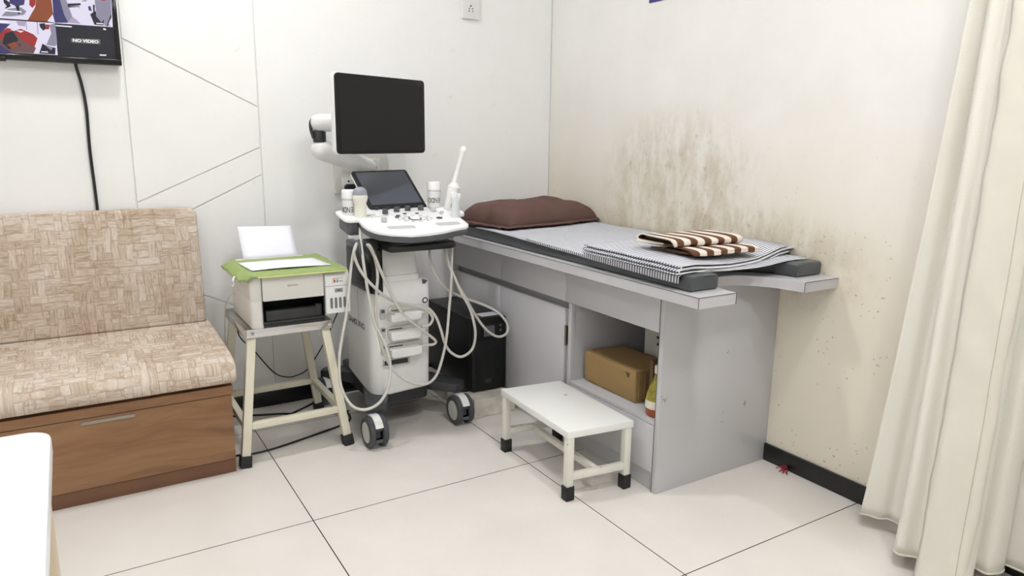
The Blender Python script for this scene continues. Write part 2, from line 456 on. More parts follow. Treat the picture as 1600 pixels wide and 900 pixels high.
# ================================================================== the room
RX0, RY0, H = -4.3, -5.4, 2.95
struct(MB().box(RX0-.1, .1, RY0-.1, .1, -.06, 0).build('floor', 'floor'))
struct(MB().box(RX0-.1, .1, RY0-.1, .1, H, H+.06).build('ceiling', 'ceiling'))
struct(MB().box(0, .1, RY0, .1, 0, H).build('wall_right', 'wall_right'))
struct(MB().box(RX0-.1, RX0, RY0, .1, 0, H).build('wall_left', 'wall'))
struct(MB().box(RX0, 0, RY0-.1, RY0, 0, H).build('wall_front', 'wall'))
# the back wall is clad in panels with narrow open joints between them
w = MB(); w.box(RX0, 0, .006, .1, 0, H)
gx1, gx2, z0b = -1.928, -1.450, 0.0
def panel(pts, g=.0022):
    cx = sum(p[0] for p in pts)/len(pts); cy = sum(p[1] for p in pts)/len(pts)
    n = len(pts); out = []
    for i in range(n):                       # move every edge in by g
        p, a, b = Vector(pts[i]), Vector(pts[i-1]), Vector(pts[(i+1) % n])
        e1 = (p-a).normalized(); e2 = (b-p).normalized()
        n1 = Vector((-e1.y, e1.x)); n2 = Vector((-e2.y, e2.x))
        k = g/max(.2, 1+n1.dot(n2)); out.append(p+(n1+n2)*k)
    w.prism([(q.x, q.y) for q in out], 0, .006, 'y', bev=.0012, seg=1)
panel([(RX0, 0), (gx1, 0), (gx1, H), (RX0, H)])
panel([(gx2, 0), (0, 0), (0, H), (gx2, H)])
L1 = lambda x: 1.52+(x+1.925)*(1.289-1.52)/.471
L2 = lambda x: .911+(x+1.931)*(1.126-.911)/.480
L3 = lambda x: .878+(x+1.732)*(1.016-.878)/.285
L4 = lambda x: .519-(x+1.699)*.494
for lo, hi in ((None, L4), (L4, L3), (L3, L2), (L2, L1), (L1, None)):
    a0, a1 = (lo(gx1), lo(gx2)) if lo else (0, 0)
    b0, b1 = (hi(gx1), hi(gx2)) if hi else (H, H)
    panel([(gx1, a0), (gx2, a1), (gx2, b1), (gx1, b0)])
struct(w.build('wall_back', 'wall_back'))
struct(MB().box(-.012, 0, RY0, 0, 0, .066, .002).build('baseboard_right', 'granite'))
struct(MB().box(RX0, -.012, -.012, 0, 0, .066, .002).build('baseboard_back', 'granite'))

# ceiling lamps (above the picture)
for i, (x, y, sx, sy) in enumerate(((-1.75, -.75, .2, .2), (-1.6, -3.5, .2, .2), (-3.3, -3.4, .2, .2), (-.95, -2.6, .2, .2))):
    t = thing('ceiling_light', (x, y, H), 'square recessed panel light in the white ceiling above the room', 'light', 'ceiling panel lights')
    f = MB()
    for a in ((-sx/2-.02, -sx/2, -sy/2-.02, sy/2+.02), (sx/2, sx/2+.02, -sy/2-.02, sy/2+.02), (-sx/2, sx/2, -sy/2-.02, -sy/2), (-sx/2, sx/2, sy/2, sy/2+.02)):
        f.box(x+a[0], x+a[1], y+a[2], y+a[3], H-.018, H, .002)
    f.build('frame', 'white_plastic', t)
    MB().box(x-sx/2, x+sx/2, y-sy/2, y+sy/2, H-.012, H-.004).build('diffuser', 'lamp', t)

# ================================================================== television
TY = -.055
tv = thing('television', (-2.128, 0, 1.43), 'small black television on the white wall showing four security camera views', 'television')
x0, x1, z0, z1 = -2.335, -1.936, 1.419, 1.690
b = MB(); b.prism(rrect(x0, x1, z0, z1, .004, 2), -.046, -.020, 'y', .003); b.prism(rrect(-2.28, -1.99, 1.46, 1.65, .01), -.022, -.002, 'y', .003)
b.build('casing', 'black_plastic', tv)
b = MB()
for a in ((x0, x1, z0, z0+.021), (x0, x1, z1-.012, z1), (x0, x0+.013, z0+.021, z1-.012), (x1-.013, x1, z0+.021, z1-.012)):
    b.box(a[0], a[1], TY, -.045, a[2], a[3], .002)
b.build('bezel', 'black_gloss', tv)
MB().box(x0+.012, x1-.012, -.049, -.046, z0+.020, z1-.011).build('screen', 'black_gloss', tv)
MB().box(-2.315, -2.285, -.062, -.054, 1.412, 1.428, .003).build('sensor', 'black_gloss', tv)
E_ = {k: emis('screen_'+k, c, s) for k, c, s in (('white', (222, 216, 236), .95), ('wood', (150, 76, 44), .8), ('blue', (70, 66, 130), .6), ('red', (168, 48, 44), .8),
    ('dark', (44, 42, 62), .5), ('grey', (150, 146, 168), .8), ('black', (36, 36, 52), .6), ('lila', (176, 160, 190), .9), ('text', (240, 240, 240), 1), ('box', (110, 110, 110), .8), ('yellow', (240, 230, 170), 1), ('floor', (120, 84, 88), .7))}
def feed(label, shapes):
    """pictures on the screen: flat patches of light, lying on one another by a hair"""
    keys = sorted({k for k, _ in shapes}); m = MB()
    for i, (k, pts) in enumerate(shapes):
        m.mi = keys.index(k)
        q = []
        for px, py in pts:
            v = at(px/8, py/8, 'y', -.0492-.00006*i); v.x = min(max(v.x, x0+.0125), x1-.0125); v.z = min(max(v.z, z0+.0205), z1-.0115)
            if not q or (q[-1]-v).length > 1e-5: q.append(v)
        if len(q) > 2 and (q[0]-q[-1]).length < 1e-5: q.pop()
        if len(q) > 2 and max(v.x for v in q)-min(v.x for v in q) > 1e-4 and max(v.z for v in q)-min(v.z for v in q) > 1e-4: m.poly(q)
    o = m.build('camera_view', [E_[k] for k in keys], tv, flat=True); lab(o, label)
T0 = -1300
feed('bright view of a chair and a wooden desk', [('white', [(-760, T0), (632, T0), (660, 180), (686, 284), (590, 268), (-760, 170)]),
    ('wood', [(450, T0+900), (440, 90), (345, 255), (590, 268), (664, 170), (640, -20), (620, T0+900)]), ('grey', [(20, 200), (100, 110), (260, 90), (330, 140), (300, 185), (140, 205)]),
    ('blue', [(110, -120), (330, -100), (300, 60), (200, 80), (120, 40)]), ('dark', [(40, -30), (120, 30), (130, 70), (90, 85), (45, 30)]), ('red', [(375, -140), (460, -120), (440, 60), (405, 100), (365, 60)]),
    ('dark', [(60, 95), (130, 60), (135, 80), (70, 110)]), ('dark', [(190, 70), (240, 60), (245, 180), (232, 180)]), ('text', [(60, 125), (270, 140), (270, 155), (60, 140)])])
feed('bright view down a long hall with benches', [('white', [(640, T0), (1385, T0), (1410, 340), (690, 290), (668, 180)]),
    ('blue', [(640, T0+700), (740, T0+700), (760, -20), (850, 285), (690, 285), (668, 180), (655, 0)]), ('grey', [(745, -20), (820, -20), (905, 210), (850, 280), (800, 180)]), ('lila', [(905, 210), (850, 285), (1010, 300), (960, 250)]),
    ('dark', [(845, 45), (1005, 40), (1010, 65), (850, 80)]), ('dark', [(850, 80), (990, 75), (1000, 120), (985, 85), (860, 95)]), ('lila', [(1120, 180), (1190, 130), (1390, 330), (1180, 310)]),
    ('grey', [(1180, -20), (1385, -20), (1395, 220), (1330, 330), (1200, 140)]), ('dark', [(1130, 178), (1190, 140), (1300, 260), (1290, 318), (1180, 308)]), ('grey', [(1200, 150), (1290, 250), (1270, 285), (1200, 200)]),
    ('blue', [(1100, 80), (1130, 75), (1150, 140), (1110, 130)]), ('dark', [(1160, 60), (1185, 60), (1185, 150), (1165, 150)]), ('dark', [(1385, 180), (1395, 200), (1345, 332), (1330, 330)]), ('red', [(1262, -30), (1320, -20), (1310, 15), (1262, 5)]),
    ('lila', [(1030, -30), (1085, -30), (1085, 20), (1030, 20)]), ('text', [(1205, 285), (1290, 292), (1290, 304), (1205, 297)])])
feed('bright view of red and brown furniture round a room', [('white', [(-760, 190), (686, 290), (722, 690), (-760, 600)]), ('floor', [(-760, 330), (160, 380), (450, 600), (420, 668), (-760, 600)]),
    ('blue', [(-760, 300), (0, 290), (130, 300), (0, 420), (-760, 500)]), ('red', [(0, 420), (80, 350), (140, 360), (120, 450), (0, 500)]), ('dark', [(60, 420), (160, 390), (230, 500), (120, 620), (30, 540)]),
    ('red', [(165, 390), (260, 360), (420, 430), (470, 480), (430, 590), (300, 520)]), ('white', [(200, 380), (300, 385), (260, 410)]), ('wood', [(80, 560), (190, 520), (220, 560), (170, 610)]), ('white', [(130, 265), (320, 270), (330, 360), (150, 340)]),
    ('lila', [(200, 265), (320, 270), (315, 330), (230, 320)]), ('grey', [(320, 270), (330, 375), (338, 375), (328, 270)]), ('grey', [(460, 275), (470, 430), (480, 430), (470, 275)]), ('dark', [(490, 295), (560, 290), (575, 360), (540, 385), (500, 340)]), ('red', [(565, 305), (625, 310), (610, 370), (575, 365)]),
    ('grey', [(618, 310), (690, 292), (715, 540), (690, 580), (580, 560), (640, 420)]), ('blue', [(-760, 520), (0, 560), (160, 668), (-760, 640)]), ('dark', [(530, 545), (575, 570), (695, 600), (690, 682), (490, 668)]), ('grey', [(570, 565), (665, 590), (640, 630), (590, 590)]),
    ('dark', [(225, 545), (245, 545), (260, 570), (235, 570)]), ('text', [(515, 640), (600, 645), (600, 657), (515, 652)]), ('text', [(-60, 262), (100, 270), (100, 283), (-60, 275)])])
feed('dark view reading NO VIDEO', [('black', [(690, 295), (1410, 345), (1440, 735), (728, 690)]), ('text', [(695, 312), (898, 328), (898, 342), (695, 326)]), ('yellow', [(1290, 352), (1325, 358), (1325, 378), (1290, 372)]),
    ('box', [(888, 478), (1252, 492), (1254, 555), (890, 530)]), ('text', [(1245, 680), (1328, 684), (1328, 698), (1245, 694)])])
a, b2 = at(900/8, 506/8, 'y', -.0512), at(1240/8, 523/8, 'y', -.0512)
text('NO VIDEO', .0145, XZ((a.x+b2.x)/2, -.0504, (a.z+b2.z)/2), 'screen_text', E_['text'], tv, ext=.0001, bold=.0005, sx=1.15)
MB().tube([(-2.081, -.018, 1.44), at(119, 104, 'y', -.012), at(127, 130, 'y', -.011), at(135, 170, 'y', -.010), at(140, 230, 'y', -.010), at(147, 285, 'y', -.010), at(152, 325, 'y', -.010), at(155, 360, 'y', -.010)], .0052).build('power_cord', 'black_cord', tv)

# ================================================================== wall fittings
s = thing('wall_socket', (-.467, 0, 1.77), 'white five-pin wall socket high on the white back wall', 'socket')
MB().prism(rrect(-.514, -.420, 1.716, 1.87, .006), -.012, 0, 'y', .003).build('cover_plate', 'white_plastic', s)
b = MB()
for dx, dz, r in ((0, .022, .0038), (-.009, .010, .003), (.009, .010, .003), (-.010, -.001, .003), (.010, -.001, .003)):
    b.cyl((-.468+dx, -.0125, 1.752+dz), (-.468+dx, -.011, 1.752+dz), r, seg=12)
b.build('pin_hole', 'black_plastic', s)

s = thing('switchboard', (-1.02, 0, 1.0), 'wide white switchboard with sockets on the wall behind the ultrasound monitor', 'switchboard')
MB().prism(rrect(-1.149, -.900, .925, 1.100, .008), -.013, 0, 'y', .004).build('cover_plate', 'offwhite_plastic', s)
for (cx, cz) in ((-1.085, .965), (-1.085, 1.045), (-.965, 1.05), (-.965, .965)):
    MB().prism(rrect(cx-.03, cx+.03, cz-.028, cz+.028, .003), -.0155, -.012, 'y', .001).build('socket_module', 'white_plastic', s)
    b = MB()
    for dx, dz, r in ((0, .014, .0045), (.008, -.003, .0036), (.010, -.013, .0036)): b.cyl((cx+dx, -.0162, cz+dz), (cx+dx, -.015, cz+dz), r, seg=10)
    b.build('pin_hole', 'black_plastic', s)
pl = thing('power_plug', (-1.075, -.016, .955), 'black power plug in the switchboard left of the touch panel', 'plug')
b = MB(); b.prism(rrect(-1.108, -1.050, .938, .968, .014), -.05, -.0165, 'y', .006); b.tube([(-1.062, -.045, .945), (-1.055, -.06, .925), (-1.05, -.055, .86), (-1.05, -.05, .7)], .0045)
b.build('plug_body', 'black_plastic', pl)

s = at(1015, 5, 'x', 0); e = at(1063, 0, 'x', 0)
sg = MB().box(-.004, -.0005, -1.15, s.y, s.z, s.z+.3, .001).build('wall_sign', 'blue_sign')
tag(sg, 'blue sign plate high on the right wall, its lower edge showing', 'sign')

# ================================================================== sofa bench
sf = thing('sofa_bench', (-2.4, -.33, 0), 'beige patterned sofa bench on a brown wooden drawer base', 'sofa')
SX0, SX1 = -3.15, -1.732
b = MB(); b.box(SX0, SX1, -.590, -.02, .052, .292); b.build('base', 'wood', sf)
MB().box(SX0, SX1-.002, -.600, -.02, 0, .050, .0015).build('plinth', 'wood_dark', sf)
MB().box(SX0, SX1+.004, -.610, -.02, .293, .325, .0015).build('top_rail', 'wood', sf)
df = MB().box(SX0+.01, SX1-.001, -.606, -.590, .053, .290, .0012).build('drawer_front', 'wood', sf)
h0, h1 = at(125, 655, 'y', -.607), at(210, 642, 'y', -.607)
MB().box(h0.x, h1.x, -.611, -.605, .271, .282, .001).build('handle', 'steel', df)
# seat cushion: fat at the front edge
prof = [(-.03, .327), (-.60, .327), (-.628, .338), (-.640, .362), (-.634, .390), (-.610, .412), (-.56, .424), (-.40, .434), (-.20, .446), (-.05, .448), (-.03, .44)]
b = MB(); bb = bmesh.new()
secs = []
xs = [SX0 + (SX1-.005-SX0)*k/24 for k in range(25)] + [SX1+.008, SX1+.016, SX1+.020]
sc_ = [1]*25 + [.985, .94, .84]
cy, cz = -.33, .385
for x, k in zip(xs, sc_):
    secs.append([bb.verts.new((x, cy+(y-cy)*(1-(1-k)*.35), cz+(z-cz)*k)) for y, z in prof])
for A, B in zip(secs, secs[1:]):
    for i in range(len(prof)): bb.faces.new((A[i], A[(i+1) % len(prof)], B[(i+1) % len(prof)], B[i]))
bb.faces.new(secs[0]); bb.faces.new(secs[-1]); bmesh.ops.recalc_face_normals(bb, faces=bb.faces); b._merge(bb)
b.build('seat_cushion', 'weave', sf, subd=1, ang=1.2)
m = MB()
def backf(p):
    x, y, z = p; k = (z-.44)/.45
    return (x, y+.055*k+.012*math.sin(PI*min(1, max(0, k)))*(-1), z)
m.prism(rrect(SX0, SX1+.004, .446, .893, (.02, .012, .03, .03), 5), -.135, -.070, 'y', .022, 4, f=backf)
m.build('backrest', 'weave', sf)
MB().box(SX0+.05, SX1-.05, -.066, -.004, .448, .80, .004, f=lambda p: (p[0], min(-.004, p[1]+.05*(p[2]-.44)/.45), p[2])).build('back_board', 'wood_dark', sf)

# ================================================================== white table corner in front
tb = thing('table', (-2.6, -2.4, 0), 'corner of a white table in the near left of the room', 'table')
MB().prism(rrect(-3.4, -2.204, -2.9, -1.925, (.03, .03, .035, .03)), .722, .75, 'z', .004, 2).build('tabletop', 'table_white', tb)
for x, y in ((-2.235, -2.05), (-2.235, -2.82), (-3.35, -2.05), (-3.35, -2.82)):
    MB().bar((x, y, 0), (x, y, .722), .05, .05, .004).build('leg', 'beige_board', tb)

# ================================================================== printer stand
st = thing('printer_stand', (-1.507, -.37, 0), 'cream metal stool under the printer, beside the sofa bench', 'stand')
FT = [(-1.700, -.580), (-1.312, -.572), (-1.306, -.170), (-1.700, -.178)]
TP = [(-1.640, -.525), (-1.374, -.525), (-1.374, -.205), (-1.640, -.205)]
def legp(i, z): k = z/.47; return Vector((FT[i][0]+(TP[i][0]-FT[i][0])*k, FT[i][1]+(TP[i][1]-FT[i][1])*k, z))
for i in range(4):
    MB().bar(legp(i, .03), legp(i, .469), .030, .030, .002).build('leg', 'cream_metal', st)
    MB().bar(legp(i, 0), legp(i, .042), .040, .040, .004).build('rubber_foot', 'rubber', st)
for i, j in ((0, 1), (1, 2), (2, 3), (3, 0)):
    a, b2 = legp(i, .145), legp(j, .145); d = (b2-a).normalized()*.015
    MB().bar(a+d, b2-d, .024, .024, .002, side=(0, 0, 1)).build('stretcher', 'cream_metal', st)
b = MB(); b.box(-1.662, -1.352, -.548, -.182, .494, .500, .001); b.build('top', 'steel', st)
b = MB()
b.box(-1.664, -1.350, -.552, -.546, .468, .499, .001); b.box(-1.664, -1.350, -.184, -.178, .468, .499, .001)
b.box(-1.666, -1.660, -.552, -.178, .468, .499, .001); b.box(-1.354, -1.348, -.552, -.178, .468, .499, .001)
b.build('chrome_edge', 'chrome', st)
for x in (-1.640, -1.374): MB().cyl((x, -.555, .484), (x, -.551, .484), .006, seg=12).build('screw', 'steel', st)

# ================================================================== printer
pr = thing('printer', (-1.49, -.39, .5), 'white ink tank printer on the cream metal stool', 'printer')
PZ = .502
b = MB(); b.prism(rrect(-1.642, -1.380, -.566, -.215, (.022, .004, .015, .02)), .600, .688, 'z', .006)
b.prism(rrect(-1.642, -1.602, -.566, -.215, (.022, .003, .003, .02)), PZ, .602, 'z', .006)
b.box(-1.604, -1.380, -.40, -.215, PZ, .602, .003)
b.build('body', 'offwhite_plastic', pr)
MB().prism(rrect(-1.602, -1.383, .600, .690, (.008, .002, .002, .002)), -.572, -.564, 'y', .0015).build('front_panel', 'offwhite_plastic', pr)
text('EPSON', .0105, XZ(-1.495, -.5724, .650), 'lettering', 'text_pale', pr, bold=.0003, sx=1.15)
b = MB(); b.box(-1.6025, -1.379, -.405, -.398, .503, .602); b.box(-1.6025, -1.379, -.563, -.40, PZ, .513, .001); b.box(-1.6035, -1.6005, -.563, -.40, .512, .602); b.box(-1.383, -1.3785, -.563, -.40, .512, .602); b.box(-1.6035, -1.3785, -.563, -.40, .5985, .6005)
b.build('output_slot', 'black_plastic', pr)
MB().box(-1.6032, -1.6018, -.5725, -.560, .515, .689).build('seam', 'dark_plastic', pr)
b = MB(); b.box(-1.600, -1.384, -.560, -.400, .513, .522, .001); b.box(-1.590, -1.410, -.556, -.530, .522, .560, .003); b.box(-1.410, -1.386, -.550, -.520, .522, .566, .002)
b.build('output_tray', 'dark_plastic', pr)
b = MB(); b.prism([(-.578, .531), (-.33, .531), (-.33, .694), (-.545, .694), (-.563, .688), (-.575, .672), (-.578, .655)], -1.378, -1.286, 'x', .003)
tk = b.build('ink_tank', 'white_plastic', pr)
MB().box(-1.378, -1.285, -.5795, -.576, .6335, .6345).build('lid_seam', 'text_grey', tk)
for k in range(4):
    cx = -1.358+.0167*k
    MB().prism(rrect(cx-.0048, cx+.0048, .549, .590, .0047), -.5800, -.577, 'y', .0005).build('ink_window', 'ink_window', tk)
b = MB(); b.box(-1.350, -1.313, -.5790, -.5775, .642, .6625); lbl = b.build('label', 'white_plastic', tk)
b = MB(); b.mi = 0
for a in ((-1.350, -1.338, .661, .6625), (-1.350, -1.3485, .645, .6625), (-1.3465, -1.3405, .647, .6575)): b.box(a[0], a[1], -.5796, -.5788, a[2], a[3])
b.mi = 1
for a in ((-1.336, -1.331, .646, .658), (-1.328, -1.325, .648, .653), (-1.322, -1.319, .648, .653), (-1.317, -1.314, .648, .653), (-1.338, -1.312, .6615, .6625)): b.box(a[0], a[1], -.5796, -.5788, a[2], a[3])
b.build('label_print', ['text_red', 'text_grey'], tk)
MB().box(-1.344, -1.314, -.5790, -.5775, .609, .624, .0005).build('badge', 'text_silver', tk)
b = MB(); b.box(-1.335, -1.323, -.5797, -.5789, .6150, .6180); b.build('badge_print', 'text_black', tk)
MB().box(-1.62, -1.36, -.235, -.213, .688, .70, .002).build('paper_feed', 'offwhite_plastic', pr)
MB().tube([(-1.643, -.30, .585), (-1.655, -.29, .578), (-1.672, -.26, .54), (-1.677, -.24, .49), (-1.678, -.22, .42), (-1.676, -.20, .33), (-1.675, -.19, .25)], .0022, 8).build('usb_cable', 'cable', pr)
MB().tube([(-1.60, -.20, .52), at(372, 520, 'y', -.14), at(398, 549, 'y', -.12), at(427, 581, 'y', -.10), at(447, 589, 'y', -.10), at(465, 586, 'y', -.09), at(482, 575, 'y', -.08), at(505, 538, 'y', -.06), at(525, 494, 'y', -.05), at(540, 460, 'y', -.05)], .0026, 8).build('power_cord', 'black_cord', pr)

cl_top = .6955
def cloth(u, v):
    x = -1.672+u*.372; y = -.588+v*.375
    z = cl_top + .0015*noise.noise((x*25, y*25, 0))
    if x < -1.640: z -= .7*(-1.640-x)+.004*noise.noise((x*40, y*30, 2))
    if y < -.572: z -= .30*(-.572-y)
    if y > -.222: z += 0
    kc = max(0, 1-v/.14)*max(0, 1-u/.14); x += .022*kc; y += .016*kc; z += .006*kc
    return (x+.004*noise.noise((y*20, 1, 0)), y+.003*noise.noise((x*18, 5, 0)), z)
g = MB().grid(cloth, 40, 36).build('cloth_cover', 'green_cloth', None, solid=.0035, offset=1)
tag(g, 'green cloth spread over the top of the printer', 'cloth')
b = MB().tube([(-1.618+.32*k/12, -.590+.003*noise.noise(((-1.618+.32*k/12)*18, 5, 0)), .6905) for k in range(13)], .0028, 6)
b.build('hem', 'green_hem', g)
MB().tube([(-1.673, -.47, .68), (-1.680, -.48, .668), (-1.676, -.475, .655), (-1.684, -.478, .648)], .004, 6).build('tie', 'white_plastic', g)
b = MB()
ps = [at(371, 411, 'z', .7035), at(489, 402, 'z', .7035), at(519, 413, 'z', .7035), at(394, 423, 'z', .7035)]
def sheetf(u, v):
    p = (Vector(ps[3])*(1-u)+Vector(ps[2])*u)*(1-v)+(Vector(ps[0])*(1-u)+Vector(ps[1])*u)*v
    return (p.x, p.y, p.z+.0025*math.sin(PI*u)*(1-v)+.001*math.sin(5*u))
b.grid(sheetf, 14, 8)
tag(b.build('paper_sheet', 'paper', None, solid=.0012), 'white paper sheet lying flat on the green cloth', 'paper')
def tray(u, v):
    z = .70+.118*v - .006*u*v
    return (-1.590+.210*u, -.226+.080*v+.008*v*v-.004*math.sin(PI*u), z)
tag(MB().grid(tray, 10, 8).build('paper_sheet', 'paper', None, solid=.0012), 'white paper sheet standing upright in the rear of the printer', 'paper')

# ================================================================== examination couch
ec = thing('examination_couch', (-.3, -.75, 0), 'grey laminate examination couch with drawers, doors and an open shelf', 'couch')
FX = -.556
# bed top: a slab with a bay cut out of its foot end
cut = []
for k in range(21):
    a = PI*k/20
    cut.append((-.3305+.1585*math.cos(a)*(1+.0*k), -1.71+.205*math.sin(a)))
slab = [(-.644, -.012), (-.644, -1.710)] + cut[::-1] + [(-.001, -1.710), (-.001, -.012)]
b = MB(); b.prism(slab[::-1], .702, .736, 'z', .0008, 1)
bt = b.build('bed_top', 'laminate', ec)
b = MB(); r = .0011
for z in (.7355,):
    b.tube([(-.6442, -.012, z), (-.6442, -1.7102, z)], r, 6, smooth=False); b.tube([(-.6442, -1.7102, z), (-.489, -1.7102, z)], r, 6, smooth=False); b.tube([(-.172, -1.7102, z), (-.002, -1.7102, z)], r, 6, smooth=False)
for x in (-.644, -.489, -.172): b.tube([(x, -1.710, .702), (x, -1.710, .736)], r, 6, smooth=False)
b.build('edge_joint', 'joint', bt)
MB().box(FX, -.002, -1.486, -1.466, 0, .702, .0008).build('end_panel', 'laminate_scuffed', ec)
b = MB(); b.tube([(FX-.0002, -1.4665, 0), (FX-.0002, -1.4665, .702)], .0011, 6, smooth=False); b.build('edge_joint', 'joint', ec)
MB().box(FX+.022, -.004, -.985, -.965, .07, .702).build('divider', 'laminate', ec)
MB().box(FX, FX+.022, -.985, -.966, .069, .560, .0008).build('post', 'laminate', ec)
MB().box(-.024, -.004, -1.466, -.985, .07, .702).build('back_panel', 'laminate', ec)
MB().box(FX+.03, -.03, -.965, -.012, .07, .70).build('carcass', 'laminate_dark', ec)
MB().box(FX, -.026, -1.466, -.985, .240, .254, .0008).build('shelf', 'laminate', ec)
MB().box(FX+.012, FX+.03, -1.466, -.012, 0, .069).build('plinth', 'laminate', ec)
MB().box(FX-.002, FX+.016, -1.4655, -.986, .071, .239, .001).build('drawer_front', 'laminate', ec)
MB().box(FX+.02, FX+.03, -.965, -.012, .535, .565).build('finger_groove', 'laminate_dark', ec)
for y0, y1 in ((-.4545, -.013), (-.9455, -.4565), (-1.465, -.9465)):
    MB().box(FX-.002, FX+.02, y0, y1, .563, .700, .001).build('drawer', 'laminate', ec)
for y0, y1 in ((-.4545, -.013), (-.945, -.4565)):
    d = MB().box(FX-.002, FX+.018, y0, y1, .072, .535, .001).build('door', 'laminate', ec)
b = MB(); b.cyl((FX-.003, -.9545, .390), (FX-.003, -.9545, .470), .0035, seg=12)
b.box(FX+.001, FX+.004, -.964, -.9462, .392, .468)
for k in range(4): b.cyl((FX-.003, -.9545, .391+.0195*k), (FX-.003, -.9545, .408+.0195*k), .0045, seg=12)
b.build('hinge', 'brass', d)
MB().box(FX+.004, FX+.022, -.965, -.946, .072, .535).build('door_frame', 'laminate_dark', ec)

# mattress with the same bay
cut = []
for k in range(21):
    a = PI*k/20
    cut.append((-.315+.185*math.cos(a), -1.645+.20*math.sin(a)))
mt = [(-.612, -.03), (-.612, -1.645)] + cut[::-1] + [(-.008, -1.645), (-.008, -.03)]
def matf(p):
    x, y, z = p
    k = noise.noise((x*6, y*6, 1))*.0025
    return (x, y, z+(k if z > .76 else 0))
b = MB(); b.prism(mt[::-1], .7365, .784, 'z', .009, 3, f=matf)
mo = b.build('mattress', 'vinyl', None, ang=1.0)
tag(mo, 'charcoal vinyl mattress with a notched foot end on the grey couch', 'mattress')
b = MB()
for y0, x0 in ((-.03, -.6125),): b.tube([(x0+.006, y0-.01-1.6*k/20, .7815) for k in range(21)], .002, 6)
b.tube([(-.606, -1.640, .7815), (-.53, -1.6455, .7815), (-.505, -1.640, .7815)], .002, 6)
b.build('piping', 'vinyl', mo)

# the bottom sheet
def drop(y): return .004+.026*max(0, min(1, (-.55-y)/.95))
def sheet(u, v):
    y = -.34-v*1.265
    W0 = -.622
    d = drop(y)
    s_ = u*(.575+d)            # distance from the wall side
    if s_ < .575: x, z = -.028-s_*1.0, .7875
    else: x, z = W0, .7875-(s_-.575)
    if W0-.0 < x < W0+.03: pass
    x = max(x, W0); k = max(0, (W0+.022)-x)/.022
    if s_ < .575: z -= .004*k*k
    z += .0018*noise.noise((x*10, y*10, 3))+.001*noise.noise((x*40, y*30, 7)) if s_ < .56 else 0
    bay = max(0, (-1.42-y)/.2)*max(0, 1-((x+.315)/.18)**2)
    return (x+.003*noise.noise((y*8, 0, 0)), y, z-.012*bay)
g = MB().grid(sheet, 60, 120, lambda u, v: (u*.6, v*1.281)).build('bed_sheet', 'stripe', None, solid=.0018, offset=1, recalc=True)
tag(g, 'striped cotton sheet spread over the charcoal mattress', 'sheet')

# the folded sheet at the foot
def fold_profile():
    p = [(-.03, 0)]
    for zb, zt, x in ((.0, .0105, -.628), (.0125, .0225, -.620)):
        p += [(-.30, zb), (x+.01, zb)]
        for k in range(1, 6):
            a = PI*k/6; p.append((x-.005*math.sin(a)*1.1+.006, (zb+zt)/2-(zt-zb)/2*math.cos(a)))
        p += [(x+.01, zt), (-.30, zt), (-.035, zt)]
        if zb == 0: p += [(-.030, zt+.0015)]
    return p
FP = catmull([(a, 0, b_) for a, b_ in fold_profile()], 4)
def folded(u, v):
    q = FP[min(len(FP)-1, int(round(u*(len(FP)-1))))]
    y = -1.150-v*.470
    x, z = q.x, q.z
    x += -.012*v if x < -.5 else 0
    z += .7925
    bay = max(0, min(1, (-1.47-y)/.16))*max(0, 1-((x+.33)/.20)**2)
    hump = math.exp(-((x+.17)/.10)**2-((y+1.26)/.10)**2)
    ridge = math.exp(-((x+.05)/.08)**2)*.012*max(0, min(1, (-y-1.25)/.2))
    z += -.024*bay + .006*hump + ridge + .0022*noise.noise((x*9, y*7, 11)) + .004*math.exp(-((y+1.60)/.05)**2)*math.sin(x*14)
    return (x, y+(.075+.015*v)*(x+.62)/.6, z)
g = MB().grid(folded, len(FP)-1, 44, lambda u, v: (u*1.2, v*.4636)).build('folded_sheet', 'stripe', None, solid=.0040, offset=0)
tag(g, 'striped sheet folded in layers at the foot of the couch', 'sheet')
b = MB(); b.tube([(-.628, -1.150, .7965), (-.629, -1.19, .7965)], .0068, 10, smooth=False); lab(b.build('tape_end', 'curtain_hem', g), 'cream taped end of a fold')

# brown and white towel, folded over twice
TW = []
def towel(profile, x0, x1, skew, ztop):
    P = catmull([(0, y, z) for y, z in profile], 6)
    def f(u, v):
        q = P[min(len(P)-1, int(round(u*(len(P)-1))))]
        x = x0+(x1-x0)*v
        w = .003*noise.noise((x*14, q.y*10, q.z*60))
        edge = .006*math.sin(u*9)*(1-v)**6
        return (x+edge+.012*noise.noise((q.y*12, q.z*90, 4))*(abs(v-.5)*2)**3, q.y+skew*v+w, q.z+w*.7+.006*(1-v)**8*math.sin(q.z*300))
    return f, len(P)-1
zt = .8215
lo = [(-1.36, zt), (-1.46, zt), (-1.545, zt+.001), (-1.556, zt+.008), (-1.545, zt+.016), (-1.45, zt+.017), (-1.36, zt+.017), (-1.30, zt+.017)]
hi = [(-1.30, zt+.019), (-1.40, zt+.0195), (-1.475, zt+.022), (-1.490, zt+.031), (-1.475, zt+.041), (-1.40, zt+.043), (-1.33, zt+.042), (-1.305, zt+.035), (-1.335, zt+.029), (-1.43, zt+.030)]
tw = None
for prof_, a0, a1, sk in ((lo, -.515, -.235, -.012), (hi, -.535, -.225, -.004)):
    f, n = towel(prof_, a0, a1, sk, zt)
    m = MB().grid(f, n, 50)
    if tw is None:
        tw = m.build('towel', 'towel', None, solid=.0045, offset=0); tag(tw, 'brown and white striped towel folded on the striped sheet', 'towel')
    else: m.build('upper_fold', 'towel', tw, solid=.0045, offset=0)

